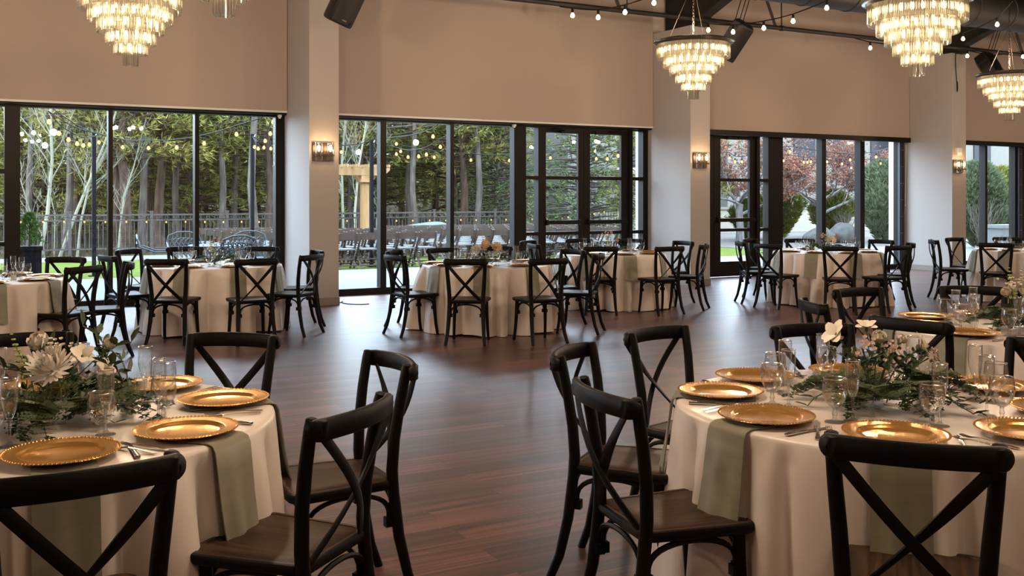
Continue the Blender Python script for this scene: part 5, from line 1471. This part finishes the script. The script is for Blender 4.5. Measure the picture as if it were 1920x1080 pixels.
# right foreground table
vase(3.0, 2.70, [(0, 0), (.033, 0), (.034, .08), (.03, .115), (.027, .13)], 'clear glass bottle vase, left of the pair on the right foreground table')
vase(3.06, 2.60, [(0, 0), (.034, 0), (.042, .02), (.044, .045), (.03, .075), (.015, .095), (.0145, .13), (.021, .15)], 'round-bellied bud vase, right of the pair on the right foreground table')
bouquet('T2', [('lily', 'petal', -.13, .02, 0.240, 1.25, 'cream calla-like bloom leaning left', (-.8, -.3, .6)), ('lily', 'petal', -.01, .04, 0.264, .95, 'topmost cream bloom', (-.1, -.3, 1)), ('rose', 'petal', .02, .0, 0.220, 1.15, 'open cream rose in the middle', (0, -.6, .8)),
               ('rose', 'petal', .11, .02, 0.212, .9, 'small cream rose right of the middle', (.3, -.3, .8)), ('lily', 'petal', .17, -.02, 0.200, 1.2, 'cream bloom leaning right', (.9, -.3, .5)),
               ('cluster', 'blush', -.05, -.03, 0.200, 1.5, 'blush blossom sprig at left', (-.3, -.6, .8)), ('cluster', 'blush', .2, -.03, 0.160, 1.4, 'blush blossom sprig at right', (.6, -.4, .5)), ('cluster', 'blush', .06, -.05, 0.180, 1.3, 'blush blossom sprig in the middle', (0, -.6, .8)), ('rose', 'petal', -.07, -.03, 0.172, .8, 'low cream rosebud at left', (-.4, -.7, .5))], 'flowers on the right foreground table', -.03, .02)
for k, (dx, dz) in enumerate(((-.08, .2), (-.02, .22), (.05, .2), (.1, .19), (.15, .17), (.0, .17), (.12, .14), (-.05, .16))):
    p = Vector((3.0555, 2.642, TZ)) + RV * (dx - .03) + FV * rnd.uniform(-.03, .05)
    o = SPR.put((p.x, p.y, TZ + dz * .8 - .07), rnd.uniform(0, 6.28)); o.rotation_euler = (rnd.uniform(.5, 1.2), rnd.uniform(-.4, .4), rnd.uniform(0, 6.28)); o.scale = (.6,) * 3
    tag(o, 'green sprig among the stems of the bud vases', 'sprig', 'sprigs in the bud vases on the right foreground table')
for k, (dx, dz) in enumerate(((-.08, .13), (.13, .19), (.19, .15), (.24, .14), (.16, .20), (-.12, .12))):
    p = Vector((.2726, 3.82, TZ)) + RV * dx + FV * .07
    o = SPR.put((p.x, p.y, TZ + dz - .08), 0); o.rotation_euler = (rnd.uniform(.5, 1.2), rnd.uniform(-.4, .4), rnd.uniform(0, 6.28)); o.scale = (.9,) * 3
    tag(o, 'green sprig among the stems of the square vase', 'sprig', 'sprigs in the square vase on the left foreground table')
votive(3.30, 2.66, 'tall clear glass votive right of the bud vases', .13, .03)
# third table
vase(5.571, 3.78, [(0, 0), (.045, 0), (.045, .12)], 'clear glass vase at the right edge, rear right foreground table')
bouquet('T3', [('stock', 'bud', -.03, .03, .30, 1.1, 'pale budding stem', (0, 0, 1)), ('rose', 'petal', -.07, -.02, .19, 1.3, 'low cream rose', (-.5, -.6, .6)), ('cluster', 'petal', -.04, .0, .235, 1.5, 'cream blossom cluster', (-.2, -.5, .8)), ('rose', 'petal', .01, -.04, .20, 1.2, 'cream rose at the front', (0, -.8, .5)),
               ('cluster', 'petal', .03, .02, .26, 1.4, 'upper cream blossom cluster', (0, -.3, 1)), ('mum', 'mum', .05, -.06, .17, .8, 'white chrysanthemum', (0, -.7, .6))], 'flowers on the rear right foreground table', -.03, 0)
b = MB(); b.lathe([(0, 0), (.03, 0), (.045, .02), (.052, .06), (.048, .09)], 24, close=False)
b.v = [(x * (1 + .04 * math.cos(12 * math.atan2(y, x))), y * (1 + .04 * math.cos(12 * math.atan2(y, x))), z) for x, y, z in b.v]
o = b.build('glass_tumbler', M['vase']); o.location = (5.19, 3.86, TZ + .001); tag(o, 'ribbed glass tumbler between the plates of the rear right foreground table', 'tumbler')
# far tables
FB = {'T4': [('cluster', 'blush', .06, 0, .2, 1.3, 'blush blossom sprig', (0, -.5, 1))],
 'T5': [('cluster', 'blush', .02, 0, .24, 1.9, 'dusty pink blossom sprig', (0, -.5, 1)), ('stock', 'bud', -.05, 0, .26, 1.0, 'green budding stem', (0, 0, 1)), ('cluster', 'petal', -.06, 0, .18, 1.3, 'cream blossom sprig', (-.3, -.6, .6))],
 'T6': [('mum', 'mum', -.12, -.02, .15, 1.15, 'white chrysanthemum', (-.4, -.7, .5)), ('daisy', 'peach', -.02, -.03, .22, 1.3, 'peach daisy in the middle', (0, -.8, .5)), ('daisy', 'peach', .11, -.03, .19, 1.5, 'peach daisy at the right', (.3, -.8, .4)), ('stock', 'peach', -.05, .02, .28, 1.1, 'tall peach stock stem', (0, 0, 1)), ('rose', 'peach', .0, .0, .27, 1.0, 'peach rose', (.2, -.6, .7))],
 'T7': [('cluster', 'blush', -.06, 0, .24, 1.6, 'blush blossom sprig', (-.2, -.5, .8)), ('rose', 'peach', .07, -.02, .16, 1.1, 'amber rose at the right', (.4, -.7, .4)), ('rose', 'peach', .0, .0, .27, .9, 'amber rosebud at the top', (0, -.5, .8)), ('stock', 'bud', -.08, .0, .25, .9, 'yellow budding stem', (0, 0, 1))],
 'T8': [('daisy', 'petal', .05, -.04, .15, 1.6, 'large cream daisy', (0, -.8, .4)), ('cluster', 'blush', -.05, 0, .2, 1.9, 'blush blossom sprig', (-.3, -.6, .7)), ('rose', 'peach', .12, -.01, .2, 1.1, 'peach rose at the right', (.4, -.6, .6)), ('stock', 'bud', .0, .02, .26, 1.0, 'green budding stem', (0, 0, 1)), ('rose', 'blush', -.11, -.01, .19, 1.0, 'blush rose at the left', (-.5, -.6, .5))]}
for t, it in FB.items():
    tx, ty, _, tl = TABLES[t]
    vase(tx, ty, [(0, 0), (.03, 0), (.035, .06), (.02, .11), (.024, .13)], 'small clear glass bud vase on the ' + tl)
    bouquet(t, it, 'flowers on the ' + tl)
    for k, (dr, df) in enumerate(((-.3, -.05), (.32, .05))):
        p = Vector((tx, ty, 0)) + RV * dr + FV * df
        if seen(p.x, p.y, TZ, .05): votive(p.x, p.y, 'clear glass votive %s of the flowers on the %s' % (('left', 'right')[k], tl), .11, .03)
